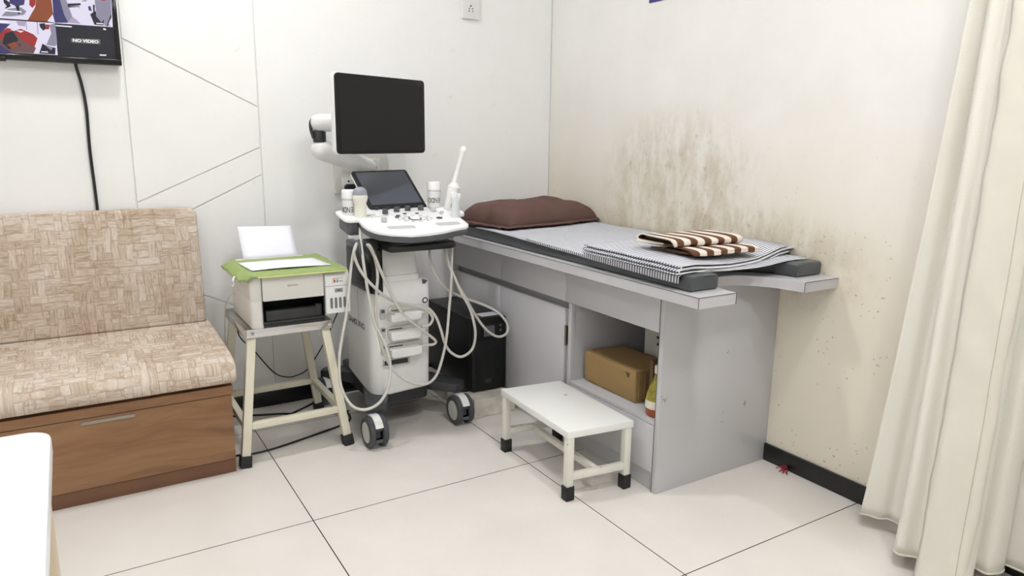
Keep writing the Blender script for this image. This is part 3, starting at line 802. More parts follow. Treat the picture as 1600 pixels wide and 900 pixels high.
# brown pillow
pw = thing('pillow', (-.315, -.28, .79), 'brown pillow at the head of the couch against the walls', 'pillow')
ang = math.radians(11)
def pil(u, v, side):
    a, b_ = 2*u-1, 2*v-1
    px = .290*a*(1-.03*b_*b_); py = .190*b_*(1-.03*a*a)
    h = max(0, 1-abs(a)**8.0)**.5*max(0, 1-abs(b_)**4.0)**.5
    top = .088*h*(1+.02*a-.06*a*a)
    # creases: one strong diagonal, others soft
    c = (px*.9+py*1.5-.07); crease = math.exp(-(c/.012)**2)*max(0, 1-((b_+.45)/.75)**2)
    top *= 1-.30*crease
    top += h*(.010*noise.noise((px*7, py*9, 2))+.006*noise.noise((px*16, py*22, 8)))+.003*math.sin(px*34+py*20)*h*max(0, -b_)
    z = .806+(top if side else -.012*h)
    if px < -.25: z -= .0
    x = -.315+px*math.cos(ang)-py*math.sin(ang); y = -.300+px*math.sin(ang)+py*math.cos(ang)
    return (x, y, z+.004*noise.noise((px*12, py*12, 5)))
b = MB(); b.grid(lambda u, v: pil(u, v, 1), 72, 48); b.grid(lambda u, v: pil(u, v, 0), 72, 48)
bmesh.ops.remove_doubles(b.bm, verts=b.bm.verts, dist=.0004); bmesh.ops.recalc_face_normals(b.bm, faces=b.bm.faces)
b.build('cushion', 'pillow', pw, subd=1, ang=3)
# flange all round
ring = []
for k in range(200):
    t_ = k/200*4; s_ = int(t_); f_ = t_-s_
    u, v = ((f_, 0), (1, f_), (1-f_, 1), (0, 1-f_))[s_]
    p = Vector(pil(u, v, 1)); d = Vector((p.x+.315, p.y+.300, 0)); ring.append((p, p+d.normalized()*(.026+.006*noise.noise((k*.25, 0, 0)))+Vector((0, 0, -.004+.006*noise.noise((k*.35, 3, 0))))))
bb = bmesh.new(); V = []
for p, q in ring:
    q.x = min(q.x, -.006); q.y = min(q.y, -.006); p.x = min(p.x, -.004)
    V.append((bb.verts.new(p+(p-q)*.25+Vector((0, 0, .0))), bb.verts.new((p+q)/2), bb.verts.new(q)))
for k in range(200):
    A, B = V[k], V[(k+1) % 200]
    for j in (0, 1): bb.faces.new((A[j], A[j+1], B[j+1], B[j]))
bmesh.ops.recalc_face_normals(bb, faces=bb.faces)
b = MB(); b._merge(bb); b.build('flange', 'pillow', pw, solid=.004, offset=0)

# ---- on the open shelf
cb = thing('cardboard_box', (-.35, -1.15, .255), 'brown cardboard box on the open shelf of the grey couch', 'box')
def dent(p):
    x, y, z = p
    return (x-.006*math.sin((z-.255)*22)*(1 if x < -.4 else .2)+.003*noise.noise((y*14, z*20, 0)), y+.003*noise.noise((x*9, z*22, 4)), z+(.004*noise.noise((x*8, y*9, 3)) if z > .3 else .004*abs(noise.noise((y*16, 2, 0)))))
MB().box(-.500, -.315, -1.306, -1.010, .2555, .374, .003, f=dent, cuts=7).build('carton', 'cardboard', cb)
b = MB(); b.box(-.497, -.32, -1.3085, -1.3045, .262, .366, .001, f=dent, cuts=5)
for k in range(6): b.tube([(-.49+.028*k, -1.309, .266), (-.49+.028*k, -1.309, .362)], .0022, 6, smooth=False)
b.build('side_flap', 'cardboard_fold', cb)
b = MB()
b.poly([(-.5062, -1.255, .362), (-.5062, -1.268, .343), (-.5062, -1.272, .350)]); b.poly([(-.5062, -1.262, .364), (-.5062, -1.265, .341), (-.5062, -1.267, .342)])
b.poly([(-.5062, -1.250, .360), (-.5062, -1.276, .355), (-.5062, -1.275, .358)])
lab(b.build('printed_mark', 'text_black', cb, solid=.0006), 'small dark printed mark')
bo = thing('bottle', (-.505, -1.432, .255), 'yellow and white bottle with an orange base beside the cardboard box', 'bottle')
b = MB(); b.lathe([(0, .0), (.034, 0), (.038, .006), (.041, .030)], (-.505, -1.421, .255)); b.build('base', 'bottle_orange', bo)
b = MB(); b.lathe([(.041, .030), (.042, .042), (.0405, .058)], (-.505, -1.421, .255)); b.build('band', 'bottle_white', bo)
b = MB(); b.lathe([(.0405, .058), (.037, .075), (.029, .10), (.019, .125), (.014, .138), (.013, .15), (0, .151)], (-.505, -1.421, .255)); b.build('neck', 'bottle_print', bo)
b = MB(); b.cyl((-.505, -1.421, .404), (-.505, -1.421, .43), .015, seg=20, bev=.002); b.build('cap', 'bottle_white', bo)
bd = MB().box(-.462, -.31, -1.345, -1.329, .255, .419, .001).build('board', 'brown_board')
tag(bd, 'thin brown board standing between the cardboard box and the bottle', 'board')
wb = thing('storage_carton', (-.2, -1.23, .255), 'pale upright carton behind the brown cardboard box on the shelf', 'box')
MB().box(-.295, -.12, -1.36, -1.112, .2555, .50, .003).build('carton', 'offwhite_plastic', wb)
b = MB(); b.box(-.2965, -.2945, -1.200, -1.180, .438, .446); b.box(-.2965, -.2945, -1.200, -1.183, .410, .420); b.build('printed_mark', 'text_black', wb)

# ================================================================== step stool
ss = thing('step_stool', (-.71, -1.16, 0), 'low white metal step stool with black feet in front of the couch', 'stool')
a0, a1, b0, b1 = -.836, -.584, -1.392, -.932
SK = lambda p: (p[0]+.010*(p[1]+1.16)/.23, p[1]-.016*(p[0]+.71)/.125, p[2])
def edgechip(p): return SK(p)
MB().box(a0, a1, b0, b1, .222, .247, .003, f=SK).build('top', 'stool_white', ss)
LP = [(a0+.016, b0+.016), (a1-.016, b0+.016), (a1-.016, b1-.016), (a0+.016, b1-.016)]
LP = [SK((x, y, 0))[:2] for x, y in LP]
for x, y in LP:
    MB().box(x-.0125, x+.0125, y-.0125, y+.0125, .03, .223, .002).build('leg', 'stool_leg', ss)
    MB().box(x-.0165, x+.0165, y-.0165, y+.0165, .0, .050, .003).build('rubber_foot', 'rubber', ss)
for i, j in ((0, 1), (2, 3)):
    MB().bar((LP[i][0], LP[i][1], .082), (LP[j][0], LP[j][1], .082), .024, .020, .002, side=(0, 0, 1)).build('stretcher', 'stool_leg', ss)
m0 = (Vector(LP[0])+Vector(LP[1]))/2; m1 = (Vector(LP[2])+Vector(LP[3]))/2
MB().bar((m0.x, m0.y+.008, .082), (m1.x, m1.y-.008, .082), .022, .020, .002, side=(0, 0, 1)).build('stretcher', 'stool_leg', ss)

# ================================================================== power supply box and the stones under it
ups = thing('power_supply', (-.65, -.3, .085), 'black battery power supply box standing on stone blocks beside the couch', 'power supply')
UX0, UX1, UY0, UY1, UZ0, UZ1 = -.732, -.564, -.515, -.055, .085, .412
MB().box(UX0, UX1, UY0+.03, UY1, UZ0, UZ1, .004).build('casing', 'black_plastic', ups)
MB().prism(rrect(UX0-.001, UX1+.001, UZ0, UZ1+.002, .012), UY0, UY0+.032, 'y', .005).build('front_panel', 'bezel', ups)
b = MB()
for k in range(17): b.box(UX0+.022+.0075*k, UX0+.0255+.0075*k, UY0-.0022, UY0+.004, UZ0+.05, UZ0+.225, .0008)
b.build('grille', 'black_plastic', ups)
MB().prism(rrect(UX0+.045, UX0+.125, UZ1-.088, UZ1-.020, .005), UY0-.003, UY0+.002, 'y', .001).build('display_frame', 'black_gloss', ups)
MB().box(UX0+.055, UX0+.108, UY0-.0042, UY0-.002, UZ1-.080, UZ1-.034).build('display', 'grey_plastic', ups)
for k in range(2): MB().cyl((UX0+.139, UY0-.004, UZ1-.038-.022*k), (UX0+.139, UY0+.002, UZ1-.038-.022*k), .0065, seg=16, bev=.001).build('button', 'grey_plastic', ups)
b = MB(); b.lathe([(.018, 0), (.020, .002), (.016, .003), (.016, .001)], (-.655, UY0-.001, UZ0+.045), (0, -1, 0), sx=1, sy=.55); b.build('emblem', 'dark_plastic', ups)
b = MB(); b.mi = 0; b.box(-.668, -.580, -.490, -.425, UZ1+.0003, UZ1+.0016); b.mi = 1; b.box(-.700, -.6685, -.485, -.430, UZ1+.0003, UZ1+.0014)
lab(b.build('label', ['paper', 'text_red'], ups), 'white and red sticker on top')

def rock(p):
    x, y, z = p
    n = .004*noise.noise((x*22, y*22, z*22))+.003*noise.noise((x*55, y*55, z*55))
    return (x+n, y+n*.8, z if z < .01 else z+n*.5-.0015)
for args, l in (((-.768, -.562, -.600, -.475, 0, .082), 'rough pale stone block under the front of the black power supply'),
                ((-.772, -.562, -.360, -.080, 0, .082), 'rough pale stone block under the rear of the black power supply')):
    tag(MB().box(*args, .004, f=rock, cuts=14).build('stone_block', 'marble'), l, 'stone block', 'stone blocks under the power supply')

# ================================================================== curtain
bot = [(-.150, -1.965), (-.125, -2.005), (-.100, -2.035), (-.120, -2.075), (-.215, -2.118), (-.262, -2.150), (-.235, -2.195), (-.290, -2.225), (-.352, -2.258), (-.335, -2.318), (-.318, -2.352), (-.255, -2.345), (-.180, -2.300), (-.150, -2.300), (-.142, -2.335), (-.085, -2.345), (-.060, -2.312), (-.055, -2.40), (-.12, -2.44), (-.07, -2.50), (-.14, -2.56), (-.08, -2.63), (-.15, -2.70), (-.10, -2.78)]
topc = [(-.150, -2.115), (-.135, -2.135), (-.120, -2.150), (-.140, -2.160), (-.200, -2.172), (-.220, -2.190), (-.215, -2.215), (-.240, -2.235), (-.262, -2.262), (-.245, -2.310), (-.235, -2.345), (-.210, -2.350), (-.165, -2.330), (-.145, -2.330), (-.138, -2.350), (-.10, -2.360), (-.075, -2.35), (-.07, -2.42), (-.12, -2.455), (-.08, -2.51), (-.14, -2.565), (-.09, -2.63), (-.15, -2.70), (-.10, -2.78)]
NB = 6
B_ = catmull([(x, y, 0) for x, y in bot], NB); T_ = catmull([(x, y, 0) for x, y in topc], NB)
arc = [0]
for p, q in zip(B_, B_[1:]): arc.append(arc[-1]+(q-p).length)
def hem_z(i): return .045+.004*noise.noise((i*.21, 0, 0))
def cur(u, v):
    i = min(len(B_)-1, int(round(u*(len(B_)-1))))
    k = min(1, max(0, v*2.88/1.9)); k = k**.85
    p = B_[i].lerp(T_[i], k)
    w = .004*noise.noise((p.x*9, p.y*9, v*9))*(1-v*.5)
    return (min(-.02, p.x+w), p.y+w, hem_z(i)+v*2.845)
ct = thing('curtain', (-.18, -2.3, .05), 'long cream curtain with a chevron weave hanging beside the right wall', 'curtain')
MB().grid(cur, len(B_)-1, 90, lambda u, v: (arc[min(len(B_)-1, int(round(u*(len(B_)-1))))], v*2.65)).build('cloth', 'curtain', ct, solid=.0016, offset=0, ang=3)
# hem along the bottom and the sewn side band on the front fold
i0, i1 = 8*NB-1, 10*NB+2
def band(u, v):
    i = i0+u*(i1-i0); a = int(i); f_ = i-a; a = min(a, len(B_)-2)
    p = Vector(cur(a/(len(B_)-1), v)).lerp(Vector(cur((a+1)/(len(B_)-1), v)), f_)
    t_ = (B_[a+1]-B_[a]).normalized(); n_ = Vector((t_.y, -t_.x, 0))
    n_ = n_ if n_.x < 0 else -n_
    wr = .005*noise.noise((u*2.4, v*34+u*3, 4))+.004*noise.noise((u*1, v*16-u*2, 9))
    return p+n_*(.0045+wr)
MB().grid(band, 14, 130).build('side_band', 'curtain_hem', ct, solid=.001, offset=0, ang=3)
b = MB(); b.tube([Vector(band(.64, k/60))+Vector((-.0010, -.0006, 0)) for k in range(61)], .0009, 5, 2); b.build('stitching', 'stitch', ct)
b = MB()
for lo_, hi_ in ((0, len(B_)-1),): b.tube([Vector(cur(i/(len(B_)-1), .0))+Vector((0, 0, .002)) for i in range(lo_, hi_+1)], .0032, 6, 1)
b.build('bottom_hem', 'curtain_hem', ct)
rl = MB().box(-.24, -.10, -2.95, -1.9, 2.89, 2.95, .003).build('trim_1', 'white_plastic'); struct(rl)

th = MB()
for k in range(7):
    a = k*.9; th.tube([(-.030+.02*math.cos(a), -1.585+.022*math.sin(a*1.7), .003), (-.022+.008*math.sin(a*2), -1.592, .008+.006*(k % 3)), (-.030-.015*math.cos(a*1.3), -1.600+.02*math.sin(a), .003)], .0016, 5, 5)
tag(th.build('thread', 'red'), 'small tangle of red thread on the floor by the skirting', 'thread')

# black cords on the floor behind and under the printer stand
def cord(pts, l, r=.0042):
    tag(MB().tube([at(px, py, 'z', r) for px, py in pts], r, 8).build('mains_lead', 'black_cord'), l, 'cord')
cord([(352, 716), (372, 711.5), (395, 709), (431, 700), (484, 682), (534, 664), (547, 655), (543, 645), (530, 640)], 'black cord curving in front across the floor under the printer stand')
cord([(380, 676), (393, 669), (420, 660), (449, 649), (475, 637), (493, 628), (510, 620)], 'black cord running slantwise on the floor under the printer stand')
cord([(352, 651), (371, 650), (413, 648), (440, 646.5), (467, 646.5), (520, 646), (545, 642)], 'black cord lying straight across the floor under the printer stand')

# ================================================================== ultrasound machine
um = thing('ultrasound_machine', (-1.05, -.35, 0), 'white ultrasound machine on castors with a black monitor and touch panel', 'ultrasound machine')
# chassis
b = MB()
b.prism(rrect(-1.17, -.935, -.51, -.07, .03), .105, .185, 'z', .006)
ch = b.build('base', 'dark_plastic', um)
def arm(p, q, w0, w1, zt0, zt1, zb):
    p, q = Vector(p), Vector(q); t = (q-p).normalized(); n = Vector((-t.y, t.x))
    o = [p-n*w0/2, p+n*w0/2]
    c = [(q.x-n.x*w1/2, q.y-n.y*w1/2)]
    pts = [tuple(p+n*w0/2), tuple(p-n*w0/2)]
    for k in range(9):
        a = -PI/2+PI*k/8; e = q+t*(math.cos(a)**.6 if math.cos(a) > 0 else 0)*w1*.22+n*math.sin(a)*w1/2
        pts.append((e.x, e.y))
    L = (q-p).length
    def f(v):
        k = max(0, min(1, ((v[0]-p.x)*t.x+(v[1]-p.y)*t.y)/L))
        return (v[0], v[1], v[2] if v[2] < zb+.01 else v[2]+(zt1-zt0)*k)
    return MB().prism(pts, zb, zt0, 'z', .006, 2, f=f)
arm((-1.12, -.40), (-1.205, -.600), .12, .085, .178, .160, .118).build('base_leg', 'leg_plastic', um)
arm((-.97, -.32), (-.810, -.530), .12, .085, .172, .155, .118).build('base_leg', 'leg_plastic', um)
arm((-1.10, -.22), (-1.235, -.075), .13, .085, .172, .155, .118).build('base_leg', 'leg_plastic', um)
arm((-.97, -.22), (-.850, -.075), .13, .085, .172, .155, .118).build('base_leg', 'leg_plastic', um)
for cx, cy in ((-1.228, -.640), (-.835, -.600), (-1.250, -.105), (-.845, -.105)):
    R = .061
    c = MB(); c.prism(rrect(cx-.016, cx+.016, cy-.030, cy+.045, .006), .040, .105, 'z', .004)
    c.cyl((cx, cy+.03, .10), (cx, cy+.03, .125), .014, seg=16)
    c.box(cx-.015, cx+.015, cy-.048, cy-.030, .075, .098, .003); c.box(cx-.015, cx+.015, cy-.050, cy-.044, .028, .042, .002)
    co = c.build('castor', 'grey_plastic', um)
    for sx in (-1, 1):
        prof = [(.044, 0), (.056, .0), (R, .004), (R, .019), (.056, .023), (.044, .023), (.040, .020), (.040, .003)]
        w_ = MB(); w_.lathe(prof+[prof[0]], (cx+sx*.0145, cy, R), (sx, 0, 0), 40); w_.build('tyre', 'tyre', co)
        w_ = MB(); w_.lathe([(0, .0), (.043, .0), (.0435, .018), (.040, .0225), (0, .0245)], (cx+sx*.0145, cy, R), (sx, 0, 0), 40); w_.build('hub', 'hub', co)
    w_ = MB()
    arcs = [(cy+.066*math.cos(a), R+.066*math.sin(a)) for a in [math.radians(62+9*k) for k in range(11)]]
    arcs += [(cy+.058*math.cos(a), R+.058*math.sin(a)) for a in [math.radians(152-9*k) for k in range(11)]]
    w_.prism(arcs, cx-.0155, cx+.0155, 'x', .001, 1); w_.build('hood', 'white_plastic', co)

# main body
BX0, BX1, BY0, BY1 = -1.195, -.948, -.562, -.235
def bodyf(p):
    x, y, z = p
    if z < .30:
        k = (.30-z)/.14
        z += k*.055*max(0, (y-BY0-.06))/(BY1-BY0) + .012*k*max(0, (x-(-.985))/.037)*2
        y += .012*k*(1 if y < -.4 else 0)
    return (x, y, z)
b = MB(); b.prism(rrect(BX0, BX1, BY0, BY1, (.050, .022, .03, .03), 8), .158, .628, 'z', .010, 3, f=bodyf)
b.build('lower_body', 'white_plastic', um)
def upf(p):
    x, y, z = p
    return (x, y+(.040*max(0, (z-.655))/.14 if y < -.4 else 0), z)
b = MB(); b.prism(rrect(-1.178, -.990, BY0+.003, BY1, (.045, .018, .02, .02), 6), .615, .648, 'z', .004, 2)
b.prism(rrect(-1.175, -.994, BY0+.006, BY1, (.040, .018, .02, .02), 6), .648, .81, 'z', .003, 2, f=upf)
b.build('upper_body', 'white_plastic', um)
b = MB(); b.poly([(-.986, -.5635, .624), (-.962, -.5635, .617), (-.975, -.5635, .604), (-.984, -.5635, .606)]); b.build('notch', 'grey_plastic', um, solid=.002)
b = MB(); b.prism(rrect(-1.200, -1.148, -.570, -.285, (.03, .012, .01, .01), 5), .580, .764, 'z', .012, 3)
sb = b.build('side_bin', 'black_gloss', um)
MB().prism(rrect(-.505, -.300, .600, .740, .02), -1.2025, -1.198, 'x', .001).build('pocket', 'black_plastic', sb)
text('SAMSUNG', .035, frame((BX0-.0004, -.375, .430), (0, -1, 0), (0, 0, 1)), 'lettering', 'text_grey', um, bold=.0006, sx=1.2)
MB().box(BX0-.0006, BX0+.001, -.4015, -.4000, .44, .575).build('seam', 'text_silver', um)
# connector bay
for z0 in (.490, .415, .345):
    b = MB(); b.prism(rrect(-1.135, -.985, z0-.022, z0+.030, .008), BY0-.003, BY0+.004, 'y', .0025); pt = b.build('probe_port', 'offwhite_plastic', um)
    MB().box(-1.131, -1.074, BY0-.004, BY0-.002, z0+.018, z0+.0215).build('port_slot', 'black_plastic', pt)
    b = MB(); b.prism(rrect(-1.163, -1.143, z0-.012, z0+.030, .004), BY0-.003, BY0+.008, 'y', .0015); b.build('latch', 'grey_pad', um)
    b = MB(); b.box(-1.160, -1.147, BY0-.006, BY0, z0+.015, z0+.027, .001); b.build('latch_button', 'grey_plastic', um)
b = MB(); b.prism(rrect(-1.154, -1.043, .283, .316, .004), BY0-.003, BY0+.012, 'y', .0015); b.build('media_slot_frame', 'grey_pad', um)
MB().box(-1.152, -1.053, BY0-.0042, BY0-.002, .290, .309).build('media_slot', 'dark_plastic', um)
b = MB(); b.lathe([(.0075, 0), (.0115, 0), (.0115, .002), (.0075, .002), (.0075, 0)], (-.973, BY0-.0005, .537), (0, -1, 0), 24); b.build('button_ring', 'dark_plastic', um)
b = MB(); b.cyl((-.973, BY0+.004, .537), (-.973, BY0-.003, .537), .0072, seg=20); b.build('power_button', 'console_white', um)
MB().cyl((-1.04, -.30, .78), (-1.04, -.30, .87), .055).build('lift_column', 'dark_plastic', um)

# control console: a board that slopes down towards the user
def CP(x, y, h): return (x, y, .830+.165*(y+.75)+h)
cf = lambda p: CP(*p)
nw = lambda x: x+.018*max(0, min(1, (-1.03-x)/.2))-.032*max(0, min(1, (x+1.03)/.2))
outl = [(-1.205, -.360), (-1.238, -.48), (-1.250, -.580)]
outl += [(-1.250+.05*(1-math.cos(a)), -.600-.095*math.sin(a)) for a in [PI/2*k/6 for k in range(1, 6)]]
outl += [(-1.185, -.712), (-1.11, -.738), (-1.03, -.736), (-.95, -.722), (-.885, -.700)]
outl += [(-.845+.055*math.sin(a), -.640-.048*math.cos(a)) for a in [PI/2*k/6 for k in range(0, 7)]]
outl += [(-.772, -.50), (-.765, -.36), (-.80, -.315), (-1.15, -.325)]
outl = [(nw(x), y) for x, y in outl]
b = MB(); b.prism(outl, -.014, 0, 'z', .004, 2, f=cf); b.build('console_top', 'console_white', um)
def inset(pts, k):
    cx = sum(p[0] for p in pts)/len(pts); cy = sum(p[1] for p in pts)/len(pts)
    return [(cx+(x-cx)*(1-k), cy+(y-cy)*(1-k)) for x, y in pts]
b = MB(); b.prism(inset(outl, .012), -.036, -.0135, 'z', .005, 2, f=cf); b.build('console_tray', 'grey_plastic', um)
b = MB()
for x0, x1, y0, y1, tilt in ((-1.160, -1.050, -.668, -.632, -.10), (-.957, -.856, -.660, -.622, .06)):
    b.prism(rrect(x0, x1, y0, y1, .015), .0, .0016, 'z', .0008, 1, f=lambda p: CP(p[0], p[1]+tilt*.3*(p[0]-x0), p[2])); b.build('palm_pad', 'grey_pad', um); b = MB()
for x, y in ((-1.093, -.462), (-1.035, -.438), (-.984, -.430), (-.925, -.428)):
    p = CP(x, y, 0); MB().cyl(p, (p[0], p[1], p[2]+.020), .0118, .0108, 20, .0015).build('knob', 'grey_plastic', um)
for k in range(5):
    p = CP(-1.105+.047*k, -.398, 0); MB().cyl(p, (p[0], p[1], p[2]+.010), .0085, .0080, 16, .001).build('knob', 'dark_plastic', um)
for x, y, r_, h in ((-1.142, -.572, .011, .018), (-.882, -.455, .011, .016), (-.865, -.50, .009, .012)):
    p = CP(x, y, 0); MB().cyl(p, (p[0], p[1], p[2]+h), r_, r_*.95, 20, .0015).build('knob', 'grey_pad', um)
p = CP(-1.003, -.546, 0)
b = MB(); b.lathe([(.0215, 0), (.0265, 0), (.0265, .0022), (.0215, .0022), (.0215, 0)], p, (0, -.163, 1), 32); b.build('trackball_ring', 'grey_plastic', um)
b = MB(); b.lathe([(.021, 0), (.0195, .005), (.014, .009), (.007, .011), (0, .0115)], p, (0, -.163, 1), 28); b.build('trackball', 'console_white', um)
b = MB()
for x, y, rx, ry in ((-.905, -.56, .013, .010), (-1.055, -.50, .009, .006), (-1.068, -.520, .009, .006), (-1.017, -.478, .008, .005), (-.966, -.482, .008, .005), (-1.128, -.545, .008, .005)):
    b.prism([(x+rx*math.cos(2*PI*k/14), y+ry*math.sin(2*PI*k/14)) for k in range(14)], 0, .004, 'z', .001, 1, f=cf)
b.build('button', 'grey_plastic', um)
b = MB()
for k in range(26):
    a = 2*PI*k/13; r_ = .040+.016*(k//13)
    x, y = -1.003+r_*1.25*math.cos(a), -.546+r_*.75*math.sin(a)
    b.box(x-.006, x+.006, y-.004, y+.004, 0, .0018, .001, 1, f=cf)
for k in range(6): b.box(-1.165+.013*k, -1.155+.013*k, -.505+.003*k, -.497+.003*k, 0, .0018, .001, 1, f=cf)
b.box(-1.185, -1.135, -.476, -.466, 0, .002, .001, 1, f=cf)
b.build('key', 'grey_pad', um)
# cup for probes at the left and right
b = MB(); b.prism(rrect(-1.275, -1.185, -.525, -.385, .025), -.012, .002, 'z', .004, 2, f=cf); ph = b.build('probe_holder', 'console_white', um)
b = MB(); b.prism(rrect(-1.262, -1.215, -.515, -.400, .012), -.062, -.012, 'z', .004, 2, f=cf); b.build('holder_bracket', 'grey_plastic', um)
b = MB(); b.prism(rrect(-.868, -.765, -.520, -.345, .02), -.012, .005, 'z', .004, 2, f=cf); b.build('probe_holder', 'console_white', um)
# keyboard drawer and its hinge arm
kb = MB(); kb.prism(rrect(-1.172, -.892, -.700, -.385, (.015, .035, .02, .02)), .760, .786, 'z', .008, 3); ko = kb.build('keyboard_drawer', 'black_plastic', um)
MB().box(-1.155, -1.075, -.692, -.640, .785, .789, .001).build('wrist_rest', 'grey_plastic', ko)
MB().box(-.985, -.905, -.688, -.640, .785, .789, .001).build('key_cluster', 'dark_plastic', ko)
b = MB(); b.prism([(-1.225, .80), (-1.180, .80), (-1.172, .770), (-1.205, .738), (-1.235, .764)], -.600, -.560, 'y', .004); b.build('drawer_hinge', 'dark_plastic', um)
b = MB(); b.tube([(-1.250, -.585, .80), (-1.252, -.60, .77), (-1.246, -.60, .745), (-1.236, -.595, .757)], .006, 8); b.build('cable_hook', 'grey_plastic', um)

# touch panel leaning back
TL, TR, BL, BR = Vector((-1.126, -.205, 1.033)), Vector((-.877, -.205, 1.036)), Vector((-1.126, -.402, .884)), Vector((-.875, -.390, .888))
mt_ = frame(BL, BR-BL, TL-BL); W_, H_ = (BR-BL).length, (TL-BL).length
b = MB(); b.prism(rrect(0, W_, 0, H_, .010), -.016, 0, 'z', .003, 2, mtx=mt_); tp = b.build('touch_panel', 'bezel', um)
MB().prism(rrect(-.001, W_+.001, -.001, H_+.002, .011), -.022, -.010, 'z', .003, 2, mtx=mt_).build('panel_shell', 'white_plastic', tp)
MB().prism(rrect(.014, W_-.014, .034, H_-.012, .003), -.001, .0006, 'z', 0, mtx=mt_).build('touch_screen', 'touch_glass', tp)
MB().prism(rrect(0, W_+.03, -.035, .004, .006), -.018, -.002, 'z', .003, 2, mtx=mt_).build('panel_foot', 'dark_plastic', tp)

# monitor on its jointed arm
mm = frame((-1.259, -.420, 1.108), (.923, .383, 0), (0, 0, 1))
MW, MH = .484, .301
b = MB(); b.prism(rrect(-.004, MW+.002, -.003, MH+.003, .018), -.034, -.010, 'z', .008, 3, mtx=mm); b.prism(rrect(.10, .38, .06, .25, .03), -.062, -.03, 'z', .012, 3, mtx=mm)
mo_ = b.build('monitor', 'white_plastic', um)
b = MB(); b.prism(rrect(0, MW, 0, MH, .016), -.012, 0, 'z', .003, 2, mtx=mm); b.build('bezel', 'bezel', mo_)
MB().prism(rrect(.016, MW-.020, .014, MH-.022, .003), -.002, .0005, 'z', 0, mtx=mm).build('screen', 'screen_off', mo_)
MB().box(MW-.0205, MW-.016, .020, MH-.024, -.002, .0008, mtx=mm).build('bezel_slot', 'black_gloss', mo_)
def capsule(p0, p1, r0, r1, name, m, flat=1):
    p0, p1 = Vector(p0), Vector(p1); d = (p1-p0).normalized(); n = 10; pts = []; rad = []
    for k in range(n+1):
        a = PI/2*k/n; pts.append(p0-d*r0*math.cos(a)); rad.append(max(.0008, r0*math.sin(a)))
    for k in range(n+1):
        a = PI/2*(1-k/n); pts.append(p1+d*r1*math.cos(a)); rad.append(max(.0008, r1*math.sin(a)))
    L = len(pts)-1
    return MB().tube(pts, lambda t: rad[int(round(t*L))], 20, smooth=False, flat=flat).build(name, m, um)
J = Vector((-1.252, -.165, 0))
capsule((J.x, J.y, 1.226), (-1.045, -.262, 1.235), .036, .036, 'upper_arm', 'white_plastic')
capsule((J.x+.008, J.y+.005, 1.118), (-1.030, -.115, 1.046), .042, .036, 'lower_arm', 'white_plastic')
b = MB(); b.cyl((J.x, J.y, 1.150), (J.x, J.y, 1.196), .026, seg=24, bev=.003); b.tube([(J.x-.025, J.y-.004, 1.165), (J.x-.034, J.y-.002, 1.20), (J.x-.033, J.y, 1.228), (J.x-.022, J.y, 1.245)], .007, 8)
b.build('arm_joint', 'dark_plastic', um)
b = MB(); b.lathe([(.030, 0), (.033, .02), (.031, .09), (.028, .105), (0, .108)], (-1.030, -.110, .965), seg=28); b.build('arm_post', 'white_plastic', um)
b = MB(); b.prism(rrect(-1.09, -.97, -.235, -.06, .02), .80, .95, 'z', .01, 2); b.build('rear_column', 'white_plastic', um)

# ---------------------------------------------------------------- probes, their cables and plugs
def cable(pts, r, parent, name='cable', m='cable'):
    return MB().tube([at(px, py, 'y', y) for px, py, y in pts], r, 10, 8).build(name, m, parent)
def plug(z0, parent, x0=-1.134, x1=-1.004):
    b = MB(); b.prism(rrect(x0, x1, z0-.020, z0+.016, (.010, .014, .008, .006)), BY0-.040, BY0-.002, 'y', .005, 3)
    b.tube([(x1-.006, BY0-.022, z0+.004), (x1+.018, BY0-.022, z0+.006)], lambda t: .008-.003*t, 10, smooth=False)
    return b.build('connector', 'white_plastic', parent)

pv = thing('convex_probe', (-1.205, -.492, .868), 'cream ultrasound probe with a grey domed head in the left holder', 'ultrasound probe')
pb = Vector(CP(-1.205, -.492, .002))
b = MB(); b.lathe([(.021, -.03), (.0235, .0), (.0225, .03), (.0225, .048), (.028, .064), (.030, .074), (.028, .083), (.0, .084)], pb, seg=28, sy=.8); b.build('handle', mat('cream_probe', (230, 228, 215), .4), pv)
b = MB(); b.lathe([(.0275, .082), (.028, .088), (.025, .100), (.018, .109), (.008, .1135), (0, .114)], pb, seg=28, sy=.8); lab(b.build('lens', 'grey_dome', pv), 'grey domed lens')
CA = .0056
cable([(563, 352, -.505), (563, 368, -.56), (566, 395, -.60), (570, 425, -.62), (576, 462, -.63), (585, 504, -.64), (597, 528, -.655), (605, 548, -.665), (610, 573, -.675), (607, 604, -.685), (593, 629, -.69), (571, 640, -.68), (549, 633, -.66), (533, 604, -.64), (530, 567, -.63), (533, 535, -.62), (541, 492, -.61), (546, 445, -.60), (549, 415, -.59), (553, 392, -.59), (557, 381, -.592),
       (555, 388, -.615), (553, 397, -.618), (560, 417, -.62), (571, 434, -.625), (586, 450, -.625), (603, 464, -.62), (620, 473, -.612), (640, 477, -.602), (660, 481, -.596), (672, 489, -.592), (676, 499, -.590), (670, 508, -.588), (659, 510, -.586)], CA, pv)
plug(.415, pv)

